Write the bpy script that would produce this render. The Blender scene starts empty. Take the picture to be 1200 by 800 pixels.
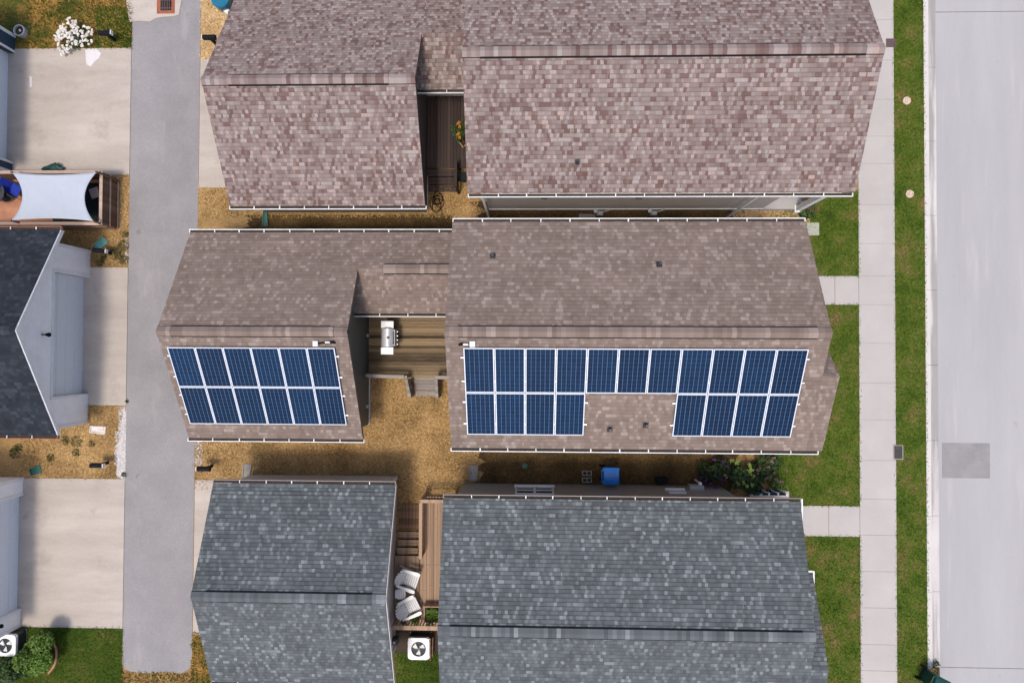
import bpy, math, random
import numpy as np
from mathutils import Matrix, Vector
random.seed(7); RNG = np.random.default_rng(11)
S = bpy.context.scene
COL = S.collection

# ------------------------------------------------------------------ camera (straight down from a drone)
H, F = 26.9666, 747.2747
def rot(rx, ry, rz):
    return (Matrix.Rotation(rz, 3, 'Z') @ Matrix.Rotation(ry, 3, 'Y') @ Matrix.Rotation(rx, 3, 'X'))
CR = rot(0.0175, 0.0284, 0.0046)
cam = bpy.data.cameras.new('camera'); co = bpy.data.objects.new('camera', cam); COL.objects.link(co)
co.matrix_world = Matrix.Translation((0, 0, H)) @ CR.to_4x4()
cam.sensor_width = 36; cam.lens = 36 * F / 1200; cam.clip_end = 2000; cam.clip_start = 0.5
S.camera = co
def ray(px, py):
    return CR @ Vector(((px - 600) / F, (400 - py) / F, -1))
def at(px, py, z=0.0):            # survey point: image position of something whose height is known
    d = ray(px, py); t = (z - H) / d.z
    return Vector((d.x * t, d.y * t, z))
def on_plane(px, py, z0, y0, p):  # on the slope z = z0 - p*(y-y0)
    d = ray(px, py); t = (z0 + p * y0 - H) / (d.z + p * d.y)
    return Vector((0, 0, H)) + d * t
def rect(x0, y0, x1, y1, z=0.0):
    y0, y1 = min(y0, y1), max(y0, y1)
    a = [at(x0, y0, z), at(x1, y0, z), at(x0, y1, z), at(x1, y1, z)]
    return ((a[0].x + a[2].x) / 2, (a[2].y + a[3].y) / 2, (a[1].x + a[3].x) / 2, (a[0].y + a[1].y) / 2)

# ------------------------------------------------------------------ materials
MATS = {}
class NT:
    def __init__(s, name, rough=0.8, spec=0.3):
        s.m = bpy.data.materials.new(name); s.m.use_nodes = True
        s.t = s.m.node_tree; s.b = s.t.nodes['Principled BSDF']
        s.b.inputs['Roughness'].default_value = rough
        s.b.inputs['Specular IOR Level'].default_value = spec
        MATS[name] = s.m
    def n(s, typ, **kw):
        k = s.t.nodes.new(typ)
        for a, v in kw.items():
            if a.startswith('i_'): k.inputs[int(a[2:])].default_value = v
            else: setattr(k, a, v)
        return k
    def l(s, a, b): s.t.links.new(a, b)
    def math(s, op, a, b=None, c=None):
        k = s.n('ShaderNodeMath', operation=op)
        for i, v in enumerate((a, b, c)):
            if v is None: continue
            if hasattr(v, 'node'): s.l(v, k.inputs[i])
            else: k.inputs[i].default_value = v
        return k.outputs[0]
    def ramp(s, fac, stops, interp='LINEAR'):
        k = s.n('ShaderNodeValToRGB'); k.color_ramp.interpolation = interp
        e = k.color_ramp.elements
        while len(e) < len(stops): e.new(0.5)
        for q, (p, c) in zip(e, stops):
            q.position = p; q.color = (c[0], c[1], c[2], 1)
        s.l(fac, k.inputs[0]); return k.outputs[0]
    def mix(s, fac, a, b, bt='MIX'):
        k = s.n('ShaderNodeMix', data_type='RGBA', blend_type=bt)
        for i, v in ((0, fac), (6, a), (7, b)):
            if hasattr(v, 'node'): s.l(v, k.inputs[i])
            elif i == 0: k.inputs[0].default_value = v
            else: k.inputs[i].default_value = (v[0], v[1], v[2], 1)
        return k.outputs[2]
    def obj(s): return s.n('ShaderNodeNewGeometry').outputs['Position']
    def noise(s, scale, detail=4, rough=0.6, vec=None, stretch=None, seed=0.0):
        v = vec or s.obj()
        mp = s.n('ShaderNodeMapping'); s.l(v, mp.inputs[0])
        mp.inputs['Scale'].default_value = stretch or (1, 1, 1); mp.inputs['Location'].default_value = (seed, seed * 1.7, 0)
        k = s.n('ShaderNodeTexNoise'); s.l(mp.outputs[0], k.inputs['Vector'])
        k.inputs['Scale'].default_value = scale; k.inputs['Detail'].default_value = detail; k.inputs['Roughness'].default_value = rough
        return k.outputs[0]
    def color(s, c): s.l(c, s.b.inputs['Base Color'])
    def bump(s, h, d=0.02, st=0.5):
        k = s.n('ShaderNodeBump'); k.inputs['Strength'].default_value = st; k.inputs['Distance'].default_value = d
        s.l(h, k.inputs['Height']); s.l(k.outputs[0], s.b.inputs['Normal'])

def plain(name, c, rough=0.6, var=0.15, scale=6, metal=0.0, spec=0.4):
    m = NT(name, rough, spec); m.b.inputs['Metallic'].default_value = metal
    f = m.noise(scale, 5)
    m.color(m.ramp(f, [(0.25, [v * (1 - var) for v in c]), (0.75, [min(1, v * (1 + var)) for v in c])]))
    return m.m

def mottled(name, stops, scale=1.2, fine=30, fa=0.25, rough=0.9, bump=0.0, stretch=None, stain=None, spots=None):
    m = NT(name, rough, 0.25)
    a = m.noise(scale, 6, 0.65, stretch=stretch); b = m.noise(fine, 3, 0.7, seed=3.1)
    f = m.math('ADD', m.math('MULTIPLY', a, 1 - fa), m.math('MULTIPLY', b, fa))
    c = m.ramp(f, stops)
    if stain:
        st = m.noise(stain[0], 5, 0.6, seed=9.0, stretch=stain[3] if len(stain) > 3 else None)
        k = m.ramp(st, [(stain[1], (0, 0, 0)), (stain[1] + 0.12, (1, 1, 1))])
        c = m.mix(m.math('MULTIPLY', k, 0.6), c, stain[2])
    if spots:     # drips, patches of wear
        sp = m.noise(spots[0], 3, 0.55, seed=21.0); k = m.ramp(sp, [(spots[1], (0, 0, 0)), (spots[1] + 0.05, (1, 1, 1))])
        c = m.mix(m.math('MULTIPLY', k, spots[3]), c, spots[2])
    m.color(c)
    if bump: m.bump(b, bump, 0.6)
    return m.m

def shingle(name, pal, tabw, line=0.35, big=0.25, wide=0.6, soft=0.2):
    """pal: list of (position, linear colour) for one random value per tab; UV is in metres (u along the eave, v down the slope)."""
    m = NT(name, 0.95, 0.15)
    uv = m.n('ShaderNodeUVMap'); sp = m.n('ShaderNodeSeparateXYZ'); m.l(uv.outputs[0], sp.inputs[0])
    u, v = sp.outputs[0], sp.outputs[1]
    row = m.math('FLOOR', m.math('DIVIDE', v, EXPO))
    def wn(*vs):
        c = m.n('ShaderNodeCombineXYZ')
        for i, q in enumerate(vs):
            if hasattr(q, 'node'): m.l(q, c.inputs[i])
            else: c.inputs[i].default_value = q
        w = m.n('ShaderNodeTexWhiteNoise', noise_dimensions='3D'); m.l(c.outputs[0], w.inputs[0]); return w.outputs[0]
    off = m.math('ADD', m.math('MULTIPLY', row, 0.5), m.math('MULTIPLY', wn(row, 3.3, 1.0), 0.35))
    jt = m.math('MULTIPLY', m.math('SUBTRACT', m.noise(1.0, 1, 0.5, vec=uv.outputs[0], stretch=(3.2, 6.9, 1), seed=2.0), 0.5), 0.55)
    x1 = m.math('ADD', m.math('ADD', m.math('DIVIDE', u, tabw), off), jt)
    x2 = m.math('ADD', m.math('DIVIDE', u, tabw * 1.9), m.math('MULTIPLY', off, 1.7))
    r1 = wn(m.math('FLOOR', x1), row, 0.5); r2 = wn(m.math('FLOOR', x2), row, 7.5)
    pick = wn(m.math('FLOOR', x2), row, 13.5)
    sel = m.math('GREATER_THAN', pick, wide)
    r = m.math('ADD', m.math('MULTIPLY', r1, m.math('SUBTRACT', 1.0, sel)), m.math('MULTIPLY', r2, sel))
    c = m.ramp(r, pal)
    sm = m.noise(2.6, 4, 0.7, vec=uv.outputs[0], stretch=(1.0, 2.2, 1), seed=4.0)
    c = m.mix(soft, c, m.ramp(m.math('ADD', m.math('MULTIPLY', m.math('SUBTRACT', sm, 0.5), 1.6), 0.5), pal))
    # slow variation from bundle to bundle, laid in streaks along the courses
    lv = m.noise(1.0, 3, 0.6, vec=uv.outputs[0], stretch=(0.35, 1.6, 1))
    g = m.ramp(lv, [(0.3, (1 - big,) * 3), (0.7, (1 + big,) * 3)])
    c = m.mix(1.0, c, g, 'MULTIPLY')
    gr = m.noise(60, 2, 0.8, vec=uv.outputs[0])
    c = m.mix(1.0, c, m.ramp(gr, [(0.3, (0.86,) * 3), (0.7, (1.14,) * 3)]), 'MULTIPLY')
    fv = m.math('FRACT', m.math('DIVIDE', v, EXPO))
    ln = m.math('GREATER_THAN', fv, 0.86)
    fu = m.math('FRACT', x1)
    lu = m.math('MULTIPLY', m.math('LESS_THAN', fu, 0.08), 0.4)
    k = m.math('MULTIPLY', m.math('MAXIMUM', ln, lu), line)
    c = m.mix(k, c, (0.02, 0.018, 0.018))
    m.color(c); m.bump(m.math('ADD', r, gr), 0.006, 0.6)
    return m.m
EXPO = 0.145
# mauve mixed shingles, brown shingles, blue grey shingles, navy shingles
shingle('shingle_mauve', [(0.0, (0.125, 0.070, 0.062)), (0.16, (0.160, 0.104, 0.094)), (0.32, (0.200, 0.152, 0.139)), (0.56, (0.234, 0.185, 0.170)), (0.76, (0.262, 0.210, 0.193)), (0.92, (0.330, 0.290, 0.276)), (1.0, (0.360, 0.262, 0.224))], 0.112, 0.36, 0.09, 0.82, 0.14)
shingle('shingle_brown', [(0.0, (0.165, 0.124, 0.103)), (0.5, (0.202, 0.155, 0.131)), (0.78, (0.228, 0.178, 0.152)), (0.92, (0.287, 0.233, 0.203)), (1.0, (0.325, 0.27, 0.238))], 0.125, 0.26, 0.12, 0.76, 0.25)
shingle('shingle_grey', [(0.0, (0.073, 0.082, 0.087)), (0.4, (0.094, 0.106, 0.112)), (0.70, (0.113, 0.127, 0.134)), (0.86, (0.138, 0.155, 0.162)), (0.94, (0.190, 0.212, 0.220)), (1.0, (0.225, 0.250, 0.258))], 0.118, 0.36, 0.15, 0.93, 0.18)
shingle('shingle_navy', [(0.0, (0.018, 0.022, 0.029)), (0.6, (0.026, 0.031, 0.040)), (0.9, (0.036, 0.043, 0.054)), (1.0, (0.05, 0.058, 0.07))], 0.15, 0.2, 0.2, 0.7)

def siding(name, c, axis=2, step=0.13, rough=0.6, line=0.35):
    m = NT(name, rough, 0.35)
    sp = m.n('ShaderNodeSeparateXYZ'); m.l(m.obj(), sp.inputs[0])
    fr = m.math('FRACT', m.math('DIVIDE', sp.outputs[axis], step))
    ln = m.math('LESS_THAN', fr, 0.08)
    n = m.noise(2.0, 4); base = m.ramp(n, [(0.3, [v * 0.93 for v in c]), (0.7, [min(1, v * 1.05) for v in c])])
    m.color(m.mix(m.math('MULTIPLY', ln, line), base, [v * 0.5 for v in c]))
    m.bump(fr, 0.012, 0.7)
    return m.m
siding('siding_olive', (0.12, 0.125, 0.105)); siding('siding_grey', (0.33, 0.32, 0.31)); siding('siding_white', (0.90, 0.90, 0.90), line=0.15)
siding('siding_cream', (0.52, 0.47, 0.44)); siding('siding_navy', (0.03, 0.06, 0.10)); siding('siding_greige', (0.66, 0.61, 0.57)); siding('siding_taupe', (0.16, 0.145, 0.135))
plain('trim_white', (0.74, 0.74, 0.73), 0.5, 0.12, 2.5); plain('trim_beige', (0.58, 0.53, 0.49), 0.6, 0.08); plain('trim_brown', (0.16, 0.12, 0.10), 0.7, 0.1)
plain('gutter_dirt', (0.045, 0.035, 0.028), 0.95, 0.4, 12); plain('copper', (0.30, 0.11, 0.055), 0.5, 0.2)
plain('gutter_bronze', (0.23, 0.20, 0.185), 0.5, 0.1)
plain('black_plastic', (0.008, 0.009, 0.011), 0.75, 0.2, 6, 0.0, 0.15); plain('dark_metal', (0.035, 0.037, 0.042), 0.4, 0.2)
plain('steel', (0.62, 0.64, 0.67), 0.35, 0.12, 5, 0.35); plain('galvanised', (0.36, 0.37, 0.38), 0.5, 0.15)
plain('white_plastic', (0.70, 0.71, 0.72), 0.4, 0.04); plain('blue_plastic', (0.015, 0.15, 0.50), 0.4, 0.15)
plain('green_plastic', (0.012, 0.10, 0.075), 0.5, 0.25); plain('teal_plastic', (0.10, 0.30, 0.28), 0.5, 0.2); plain('deep_teal', (0.01, 0.13, 0.22), 0.4, 0.25)
plain('dark_green_plastic', (0.004, 0.045, 0.035), 0.4, 0.2)
plain('foundation', (0.28, 0.265, 0.25), 0.9, 0.15); plain('concrete_block', (0.27, 0.255, 0.24), 0.95, 0.2, 14)
plain('pale_stone', (0.64, 0.60, 0.57), 0.9, 0.12, 12); plain('pale_green_stone', (0.36, 0.38, 0.31), 0.9, 0.15, 12)
plain('terracotta', (0.42, 0.20, 0.12), 0.85, 0.25, 3); plain('rust', (0.28, 0.085, 0.045), 0.85, 0.35, 9)
plain('cloth_white', (0.40, 0.44, 0.50), 0.85, 0.04, 4); plain('cloth_blue', (0.01, 0.03, 0.30), 0.8, 0.2); plain('cloth_pink', (0.33, 0.25, 0.24), 0.9, 0.1)
plain('cloth_black', (0.012, 0.018, 0.02), 0.9, 0.2); plain('soil', (0.05, 0.035, 0.025), 0.95, 0.3, 15)
plain('cover_pink', (0.60, 0.46, 0.37), 0.9, 0.12, 9); plain('cover_brown', (0.105, 0.072, 0.07), 0.9, 0.2, 20); plain('cover_dark', (0.055, 0.05, 0.055), 0.9, 0.2, 20)
plain('brass', (0.45, 0.30, 0.10), 0.5, 0.2); plain('stain_white', (0.60, 0.585, 0.58), 0.9, 0.06)
def wood(name, c, axis, rough=0.8, bw=0.14, spread=0.35):
    m = NT(name, rough, 0.25)
    sp = m.n('ShaderNodeSeparateXYZ'); m.l(m.obj(), sp.inputs[0])
    b = m.math('FLOOR', m.math('DIVIDE', sp.outputs[axis], bw))
    w = m.n('ShaderNodeTexWhiteNoise', noise_dimensions='1D'); m.l(b, w.inputs[1])
    st = (1, 14, 14) if axis == 1 else (14, 1, 14)
    g = m.noise(1.6, 6, 0.7, stretch=st)
    f = m.math('ADD', m.math('MULTIPLY', w.outputs[0], 0.5), m.math('MULTIPLY', g, 0.5))
    m.color(m.ramp(f, [(0.2, [v * (1 - spread) for v in c]), (0.8, [v * (1 + spread) for v in c])]))
    m.bump(g, 0.004, 0.5); return m.m
wood('wood_weathered', (0.175, 0.125, 0.072), 1, spread=0.8); wood('wood_new', (0.30, 0.205, 0.14), 0, spread=0.25); wood('wood_dark', (0.060, 0.042, 0.037), 0, spread=0.4)
wood('wood_grey_rail', (0.24, 0.21, 0.185), 1); wood('wood_fence', (0.16, 0.095, 0.058), 1, spread=0.4); wood('wood_pink_rail', (0.42, 0.31, 0.25), 1, spread=0.2)
wood('wood_tan_rail', (0.36, 0.25, 0.17), 0, spread=0.2)

mottled('asphalt_grey', [(0.26, (0.165, 0.157, 0.160)), (0.5, (0.250, 0.239, 0.243)), (0.74, (0.355, 0.338, 0.336))], 0.5, 34, 0.6, bump=0.008, stain=(0.5, 0.58, (0.34, 0.315, 0.305), (2.0, 0.5, 1)), spots=(1.6, 0.69, (0.12, 0.115, 0.115), 0.4))
mottled('street_concrete', [(0.3, (0.325, 0.318, 0.327)), (0.7, (0.400, 0.392, 0.398))], 0.25, 18, 0.3, stretch=(2.2, 0.35, 1), stain=(0.45, 0.60, (0.44, 0.428, 0.42), (4, 0.3, 1)), spots=(1.3, 0.71, (0.22, 0.21, 0.205), 0.35))
mottled('walk_concrete', [(0.3, (0.385, 0.362, 0.345)), (0.7, (0.46, 0.436, 0.415))], 0.5, 20, 0.2, stain=(1.1, 0.66, (0.37, 0.345, 0.33)))
mottled('drive_concrete', [(0.3, (0.335, 0.292, 0.252)), (0.7, (0.49, 0.437, 0.388))], 0.45, 12, 0.2, stretch=(0.5, 2.0, 1), stain=(0.7, 0.58, (0.32, 0.28, 0.245)), spots=(1.1, 0.68, (0.24, 0.20, 0.17), 0.35))
mottled('curb_concrete', [(0.3, (0.49, 0.465, 0.44)), (0.7, (0.60, 0.572, 0.545))], 0.6, 15, 0.2)
mottled('gutter_pan', [(0.35, (0.46, 0.435, 0.42)), (0.65, (0.56, 0.535, 0.515))], 0.5, 15, 0.2, stain=(0.5, 0.43, (0.17, 0.16, 0.158), (4.0, 0.25, 1)))
mottled('patch_concrete', [(0.3, (0.20, 0.196, 0.20)), (0.7, (0.29, 0.283, 0.286))], 1.4, 12, 0.35)
plain('joint_dark', (0.15, 0.14, 0.135), 0.95, 0.3); plain('joint_soft', (0.33, 0.315, 0.305), 0.95, 0.25)
mottled('gravel_white', [(0.3, (0.36, 0.34, 0.33)), (0.7, (0.66, 0.64, 0.63))], 8, 40, 0.4)

LAWN = [(0.10, (0.034, 0.060, 0.008)), (0.34, (0.066, 0.112, 0.011)), (0.54, (0.105, 0.158, 0.018)), (0.66, (0.150, 0.145, 0.036)), (0.78, (0.26, 0.170, 0.080))]
DRY = [(0.05, (0.095, 0.060, 0.022)), (0.28, (0.225, 0.140, 0.056)), (0.50, (0.39, 0.245, 0.100)), (0.72, (0.52, 0.335, 0.148)), (0.95, (0.66, 0.46, 0.22))]
MIXED = [(0.15, (0.045, 0.070, 0.010)), (0.40, (0.085, 0.095, 0.016)), (0.52, (0.19, 0.13, 0.030)), (0.68, (0.38, 0.21, 0.052)), (0.88, (0.50, 0.30, 0.10))]
DEEP = [(0.15, (0.030, 0.060, 0.006)), (0.55, (0.062, 0.105, 0.010)), (0.68, (0.115, 0.125, 0.022)), (0.8, (0.22, 0.165, 0.065))]
TAN = [(0.25, (0.36, 0.22, 0.09)), (0.5, (0.55, 0.37, 0.18)), (0.75, (0.70, 0.52, 0.30))]
SHADE = [(0.22, (0.045, 0.028, 0.012)), (0.42, (0.085, 0.053, 0.022)), (0.58, (0.125, 0.078, 0.031)), (0.78, (0.19, 0.12, 0.05))]  # dry grass browns darkened to paint in the shade of the gaps
def turf(name, stops, scale=0.55, fine=9, fa=0.45, blade=True, gain=1.5):
    m = NT(name, 0.9, 0.15)
    a = m.noise(scale, 5, 0.62, stretch=(1, 1, 0)); b = m.noise(fine, 4, 0.75, stretch=(1, 1, 0), seed=5.0)
    f = m.math('ADD', m.math('MULTIPLY', a, 1 - fa), m.math('MULTIPLY', b, fa))
    f = m.math('ADD', m.math('MULTIPLY', m.math('SUBTRACT', f, 0.5), gain), 0.5)
    if blade:
        at_ = m.n('ShaderNodeAttribute'); at_.attribute_name = 'rnd'
        f = m.math('ADD', f, m.math('MULTIPLY', m.math('SUBTRACT', at_.outputs['Fac'], 0.5), 0.42))
    m.color(m.ramp(f, stops)); return m.m
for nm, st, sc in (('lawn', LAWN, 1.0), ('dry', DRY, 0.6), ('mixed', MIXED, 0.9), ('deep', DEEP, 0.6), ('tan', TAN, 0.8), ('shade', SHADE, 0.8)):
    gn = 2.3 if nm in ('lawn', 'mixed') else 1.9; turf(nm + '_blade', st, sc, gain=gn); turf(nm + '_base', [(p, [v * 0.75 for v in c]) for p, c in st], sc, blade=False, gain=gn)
def leafmat(name, c, sp=0.5):
    m = NT(name, 0.6, 0.3); a = m.n('ShaderNodeAttribute'); a.attribute_name = 'rnd'
    m.color(m.ramp(a.outputs['Fac'], [(0.0, [v * (1 - sp) for v in c]), (1.0, [v * (1 + sp) for v in c])])); return m.m
leafmat('leaf_green', (0.085, 0.155, 0.018)); leafmat('leaf_dark', (0.022, 0.045, 0.013)); leafmat('leaf_lime', (0.17, 0.24, 0.04)); leafmat('leaf_mid', (0.04, 0.075, 0.018))
leafmat('petal_purple', (0.075, 0.014, 0.10)); leafmat('petal_lime', (0.22, 0.28, 0.06), 0.3); leafmat('petal_pink', (0.20, 0.13, 0.095), 0.5); leafmat('petal_white', (0.74, 0.71, 0.66), 0.12)
leafmat('petal_orange', (0.50, 0.22, 0.03), 0.3); leafmat('leaf_brown', (0.16, 0.085, 0.04)); leafmat('pebble', (0.50, 0.47, 0.45), 0.35)
# solar cells: 6 x 10 poly-crystalline squares with busbars, object space metres
def cells():
    m = NT('solar_cells', 0.4, 0.18)
    uv = m.n('ShaderNodeUVMap'); sp = m.n('ShaderNodeSeparateXYZ'); m.l(uv.outputs[0], sp.inputs[0])
    oi = m.n('ShaderNodeObjectInfo')
    fx = m.math('FRACT', m.math('MULTIPLY', sp.outputs[0], 6.0)); fy = m.math('FRACT', m.math('MULTIPLY', sp.outputs[1], 10.0))
    cx = m.math('FLOOR', m.math('MULTIPLY', sp.outputs[0], 6.0)); cy = m.math('FLOOR', m.math('MULTIPLY', sp.outputs[1], 10.0))
    cb = m.n('ShaderNodeCombineXYZ'); m.l(cx, cb.inputs[0]); m.l(cy, cb.inputs[1]); m.l(oi.outputs['Random'], cb.inputs[2])
    w = m.n('ShaderNodeTexWhiteNoise', noise_dimensions='3D'); m.l(cb.outputs[0], w.inputs[0])
    rr = m.math('ADD', m.math('MULTIPLY', w.outputs[0], 0.45), m.math('MULTIPLY', oi.outputs['Random'], 0.55))
    c = m.ramp(rr, [(0.0, (0.0004, 0.0070, 0.027)), (0.5, (0.0008, 0.0122, 0.041)), (1.0, (0.0016, 0.0200, 0.062))])
    def near(f, hw): return m.math('GREATER_THAN', m.math('ABSOLUTE', m.math('SUBTRACT', f, 0.5)), 0.5 - hw)
    gv = near(fx, 0.05); gh = near(fy, 0.03)
    bus = m.math('LESS_THAN', m.math('ABSOLUTE', m.math('SUBTRACT', fx, 0.5)), 0.02)
    c = m.mix(m.math('MULTIPLY', gh, 0.5), c, (0.045, 0.12, 0.24))
    c = m.mix(m.math('MULTIPLY', bus, 0.16), c, (0.09, 0.18, 0.32))
    c = m.mix(m.math('MULTIPLY', gv, 0.62), c, (0.11, 0.215, 0.36))
    m.color(c); m.b.inputs['Coat Weight'].default_value = 0.07; m.b.inputs['Coat Roughness'].default_value = 0.05
cells()
plain('frame_silver', (0.70, 0.73, 0.78), 0.4, 0.04, 5, 0.2)
def glass():
    m = NT('window_glass', 0.06, 0.6); m.b.inputs['Base Color'].default_value = (0.02, 0.025, 0.03, 1)
glass()

# ------------------------------------------------------------------ mesh helpers
class MB:
    def __init__(s): s.v = []; s.f = []; s.mi = []; s.uv = []
    def face(s, pts, mi=0, uv=None):
        i = len(s.v); s.v += [tuple(p) for p in pts]; s.f.append(tuple(range(i, i + len(pts)))); s.mi.append(mi)
        s.uv.append(uv or [(0, 0)] * len(pts))
    def hexa(s, lo, hi, mi=0):           # lo, hi: four points each, counter-clockwise from above
        s.face(hi, mi); s.face(lo[::-1], mi)
        for k in range(4):
            j = (k + 1) % 4; s.face([lo[k], lo[j], hi[j], hi[k]], mi)
    def box(s, x0, y0, z0, x1, y1, z1, mi=0):
        s.hexa([(x0, y0, z0), (x1, y0, z0), (x1, y1, z0), (x0, y1, z0)], [(x0, y0, z1), (x1, y0, z1), (x1, y1, z1), (x0, y1, z1)], mi)
    def prism(s, poly, z0, z1, mi=0):    # poly counter-clockwise
        n = len(poly)
        s.face([(x, y, z1) for x, y in poly], mi); s.face([(x, y, z0) for x, y in poly][::-1], mi)
        for k in range(n):
            a, b = poly[k], poly[(k + 1) % n]; s.face([(a[0], a[1], z0), (b[0], b[1], z0), (b[0], b[1], z1), (a[0], a[1], z1)], mi)
    def cyl(s, c, r, z0, z1, n=20, mi=0, r2=None):
        r2 = r if r2 is None else r2
        A = [(c[0] + r * math.cos(6.28319 * k / n), c[1] + r * math.sin(6.28319 * k / n), z0) for k in range(n)]
        B = [(c[0] + r2 * math.cos(6.28319 * k / n), c[1] + r2 * math.sin(6.28319 * k / n), z1) for k in range(n)]
        s.face(B, mi); s.face(A[::-1], mi)
        for k in range(n): j = (k + 1) % n; s.face([A[k], A[j], B[j], B[k]], mi)
    def ring(s, c, r0, r1, z0, z1, n=24, mi=0):
        P = lambda r, z, k: (c[0] + r * math.cos(6.28319 * k / n), c[1] + r * math.sin(6.28319 * k / n), z)
        for k in range(n):
            j = k + 1
            s.face([P(r0, z1, k), P(r1, z1, k), P(r1, z1, j), P(r0, z1, j)], mi)
            s.face([P(r1, z0, k), P(r1, z0, j), P(r1, z1, j), P(r1, z1, k)], mi)
            s.face([P(r0, z0, j), P(r0, z0, k), P(r0, z1, k), P(r0, z1, j)], mi)
            s.face([P(r0, z0, j), P(r1, z0, j), P(r1, z0, k), P(r0, z0, k)], mi)
    def tube(s, pts, r, n=7, mi=0):
        pts = [Vector(p) for p in pts]; rings = []
        for i, p in enumerate(pts):
            d = (pts[min(i + 1, len(pts) - 1)] - pts[max(i - 1, 0)]).normalized()
            a = d.orthogonal().normalized() if i == 0 else (a - d * a.dot(d)).normalized()
            b = d.cross(a); rr = r[i] if isinstance(r, (list, tuple)) else r
            rings.append([p + a * rr * math.cos(6.28319 * k / n) + b * rr * math.sin(6.28319 * k / n) for k in range(n)])
        for A, B in zip(rings, rings[1:]):
            for k in range(n): j = (k + 1) % n; s.face([A[k], A[j], B[j], B[k]], mi)
        s.face(rings[0][::-1], mi); s.face(rings[-1], mi)
    def bar(s, a, b, w, h, mi=0):        # level-topped bar from a to b (points on its axis)
        a, b = Vector(a), Vector(b); d = (b - a).normalized(); up = Vector((0, 0, 1))
        if abs(d.z) > 0.95: up = Vector((0, 1, 0))
        sd = d.cross(up).normalized(); u2 = sd.cross(d)
        def q(p): return [p - sd * w / 2 - u2 * h / 2, p + sd * w / 2 - u2 * h / 2, p + sd * w / 2 + u2 * h / 2, p - sd * w / 2 + u2 * h / 2]
        A, B = q(a), q(b)
        s.face(A, mi); s.face(B[::-1], mi)
        for k in range(4): j = (k + 1) % 4; s.face([A[j], A[k], B[k], B[j]], mi)
    def build(s, name, mats, parent=None, loc=None, rz=0.0, smooth=False, bevel=0.0):
        me = bpy.data.meshes.new(name)
        me.from_pydata(s.v, [], s.f); me.update()
        if not isinstance(mats, (list, tuple)): mats = [mats]
        for m in mats: me.materials.append(MATS[m])
        me.polygons.foreach_set('material_index', s.mi)
        if any(u != (0, 0) for q in s.uv for u in q):
            l = me.uv_layers.new(name='UVMap'); l.data.foreach_set('uv', [c for q in s.uv for u in q for c in u])
        import bmesh
        bm = bmesh.new(); bm.from_mesh(me); bmesh.ops.remove_doubles(bm, verts=bm.verts, dist=1e-5)
        bmesh.ops.recalc_face_normals(bm, faces=bm.faces)
        if smooth:
            for f in bm.faces: f.smooth = True
        bm.to_mesh(me); bm.free()
        o = bpy.data.objects.new(name, me); COL.objects.link(o)
        if loc is not None: o.location = loc
        o.rotation_euler[2] = rz
        if parent: o.parent = parent
        if bevel:
            b = o.modifiers.new('bevel', 'BEVEL'); b.width = bevel; b.segments = 2; b.limit_method = 'ANGLE'
        return o
def tag(o, label, cat, group=None):
    o['label'] = label; o['category'] = cat
    if group: o['group'] = group
    return o
def thing(name, label, cat, loc=(0, 0, 0), rz=0.0, group=None):
    o = bpy.data.objects.new(name, None); COL.objects.link(o); o.location = loc; o.rotation_euler[2] = rz
    o.empty_display_size = 0.2
    return tag(o, label, cat, group)
def struct(o): o['kind'] = 'structure'; return o
def stuff(o, label, cat): o['kind'] = 'stuff'; return tag(o, label, cat)
def dup(root, loc, rz=None):
    r = root.copy(); COL.objects.link(r); r.location = loc
    if rz is not None: r.rotation_euler[2] = rz
    for ch in root.children:
        c = ch.copy(); COL.objects.link(c); c.parent = r
        for g in ch.children:
            d = g.copy(); COL.objects.link(d); d.parent = c
    return r
def quadmesh(name, V, F, rnd, mat, parent=None):
    me = bpy.data.meshes.new(name); me.from_pydata(V.tolist(), [], F.tolist()); me.materials.append(MATS[mat])
    a = me.attributes.new('rnd', 'FLOAT', 'POINT'); a.data.foreach_set('value', rnd.astype(np.float32))
    me.update(); o = bpy.data.objects.new(name, me); COL.objects.link(o)
    if parent: o.parent = parent
    return o

# ------------------------------------------------------------------ ground, roads, pavements
AL, AR, SL, SR, CL, CRX = -17.33, -14.298, 13.69, 15.17, 16.404, 16.972
def sheet(name, x0, y0, x1, y1, z, mat, t=0.03):
    m = MB(); m.box(x0, y0, z - t, x1, y1, z); return struct(m.build(name, mat))
g = MB(); g.box(-300, -300, -0.40, 300, 300, -0.30); struct(g.build('ground', 'dry_base'))
g = MB(); g.box(-70, -48, -0.3, CL, 48, 0.0); struct(g.build('yard', 'dry_base'))
# alley with its worn rounded south end
ye = at(190, 787).y
m = MB(); poly = [(AL, 48), (AL, ye + 0.35), (AL + 0.12, ye + 0.1), (AL + 0.4, ye), (AL + 1.1, ye - 0.06), (AR - 1.2, ye + 0.02), (AR - 0.45, ye - 0.03), (AR - 0.1, ye + 0.2), (AR - 0.02, ye + 0.6), (AR - 0.03, at(0, 735).y), (AR, 48)]
m.prism(poly, -0.02, 0.012); struct(m.build('alley', 'asphalt_grey'))
# street east of the pavement
sheet('street', CRX, -48, 29, 48, -0.10, 'street_concrete', 0.1)
m = MB()
for py in (12.5, 783.5):
    y = at(1150, py).y; m.box(CRX, y - 0.012, -0.12, 29, y + 0.012, -0.096)
m.box(25.2, -48, -0.12, 25.225, 48, -0.096)
struct(m.build('street_joint', 'joint_dark'))
x0, y0, x1, y1 = rect(1104, 560, 1160, 519, -0.1); sheet('road_patch', x0, y0, x1, y1, -0.094, 'patch_concrete')
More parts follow.
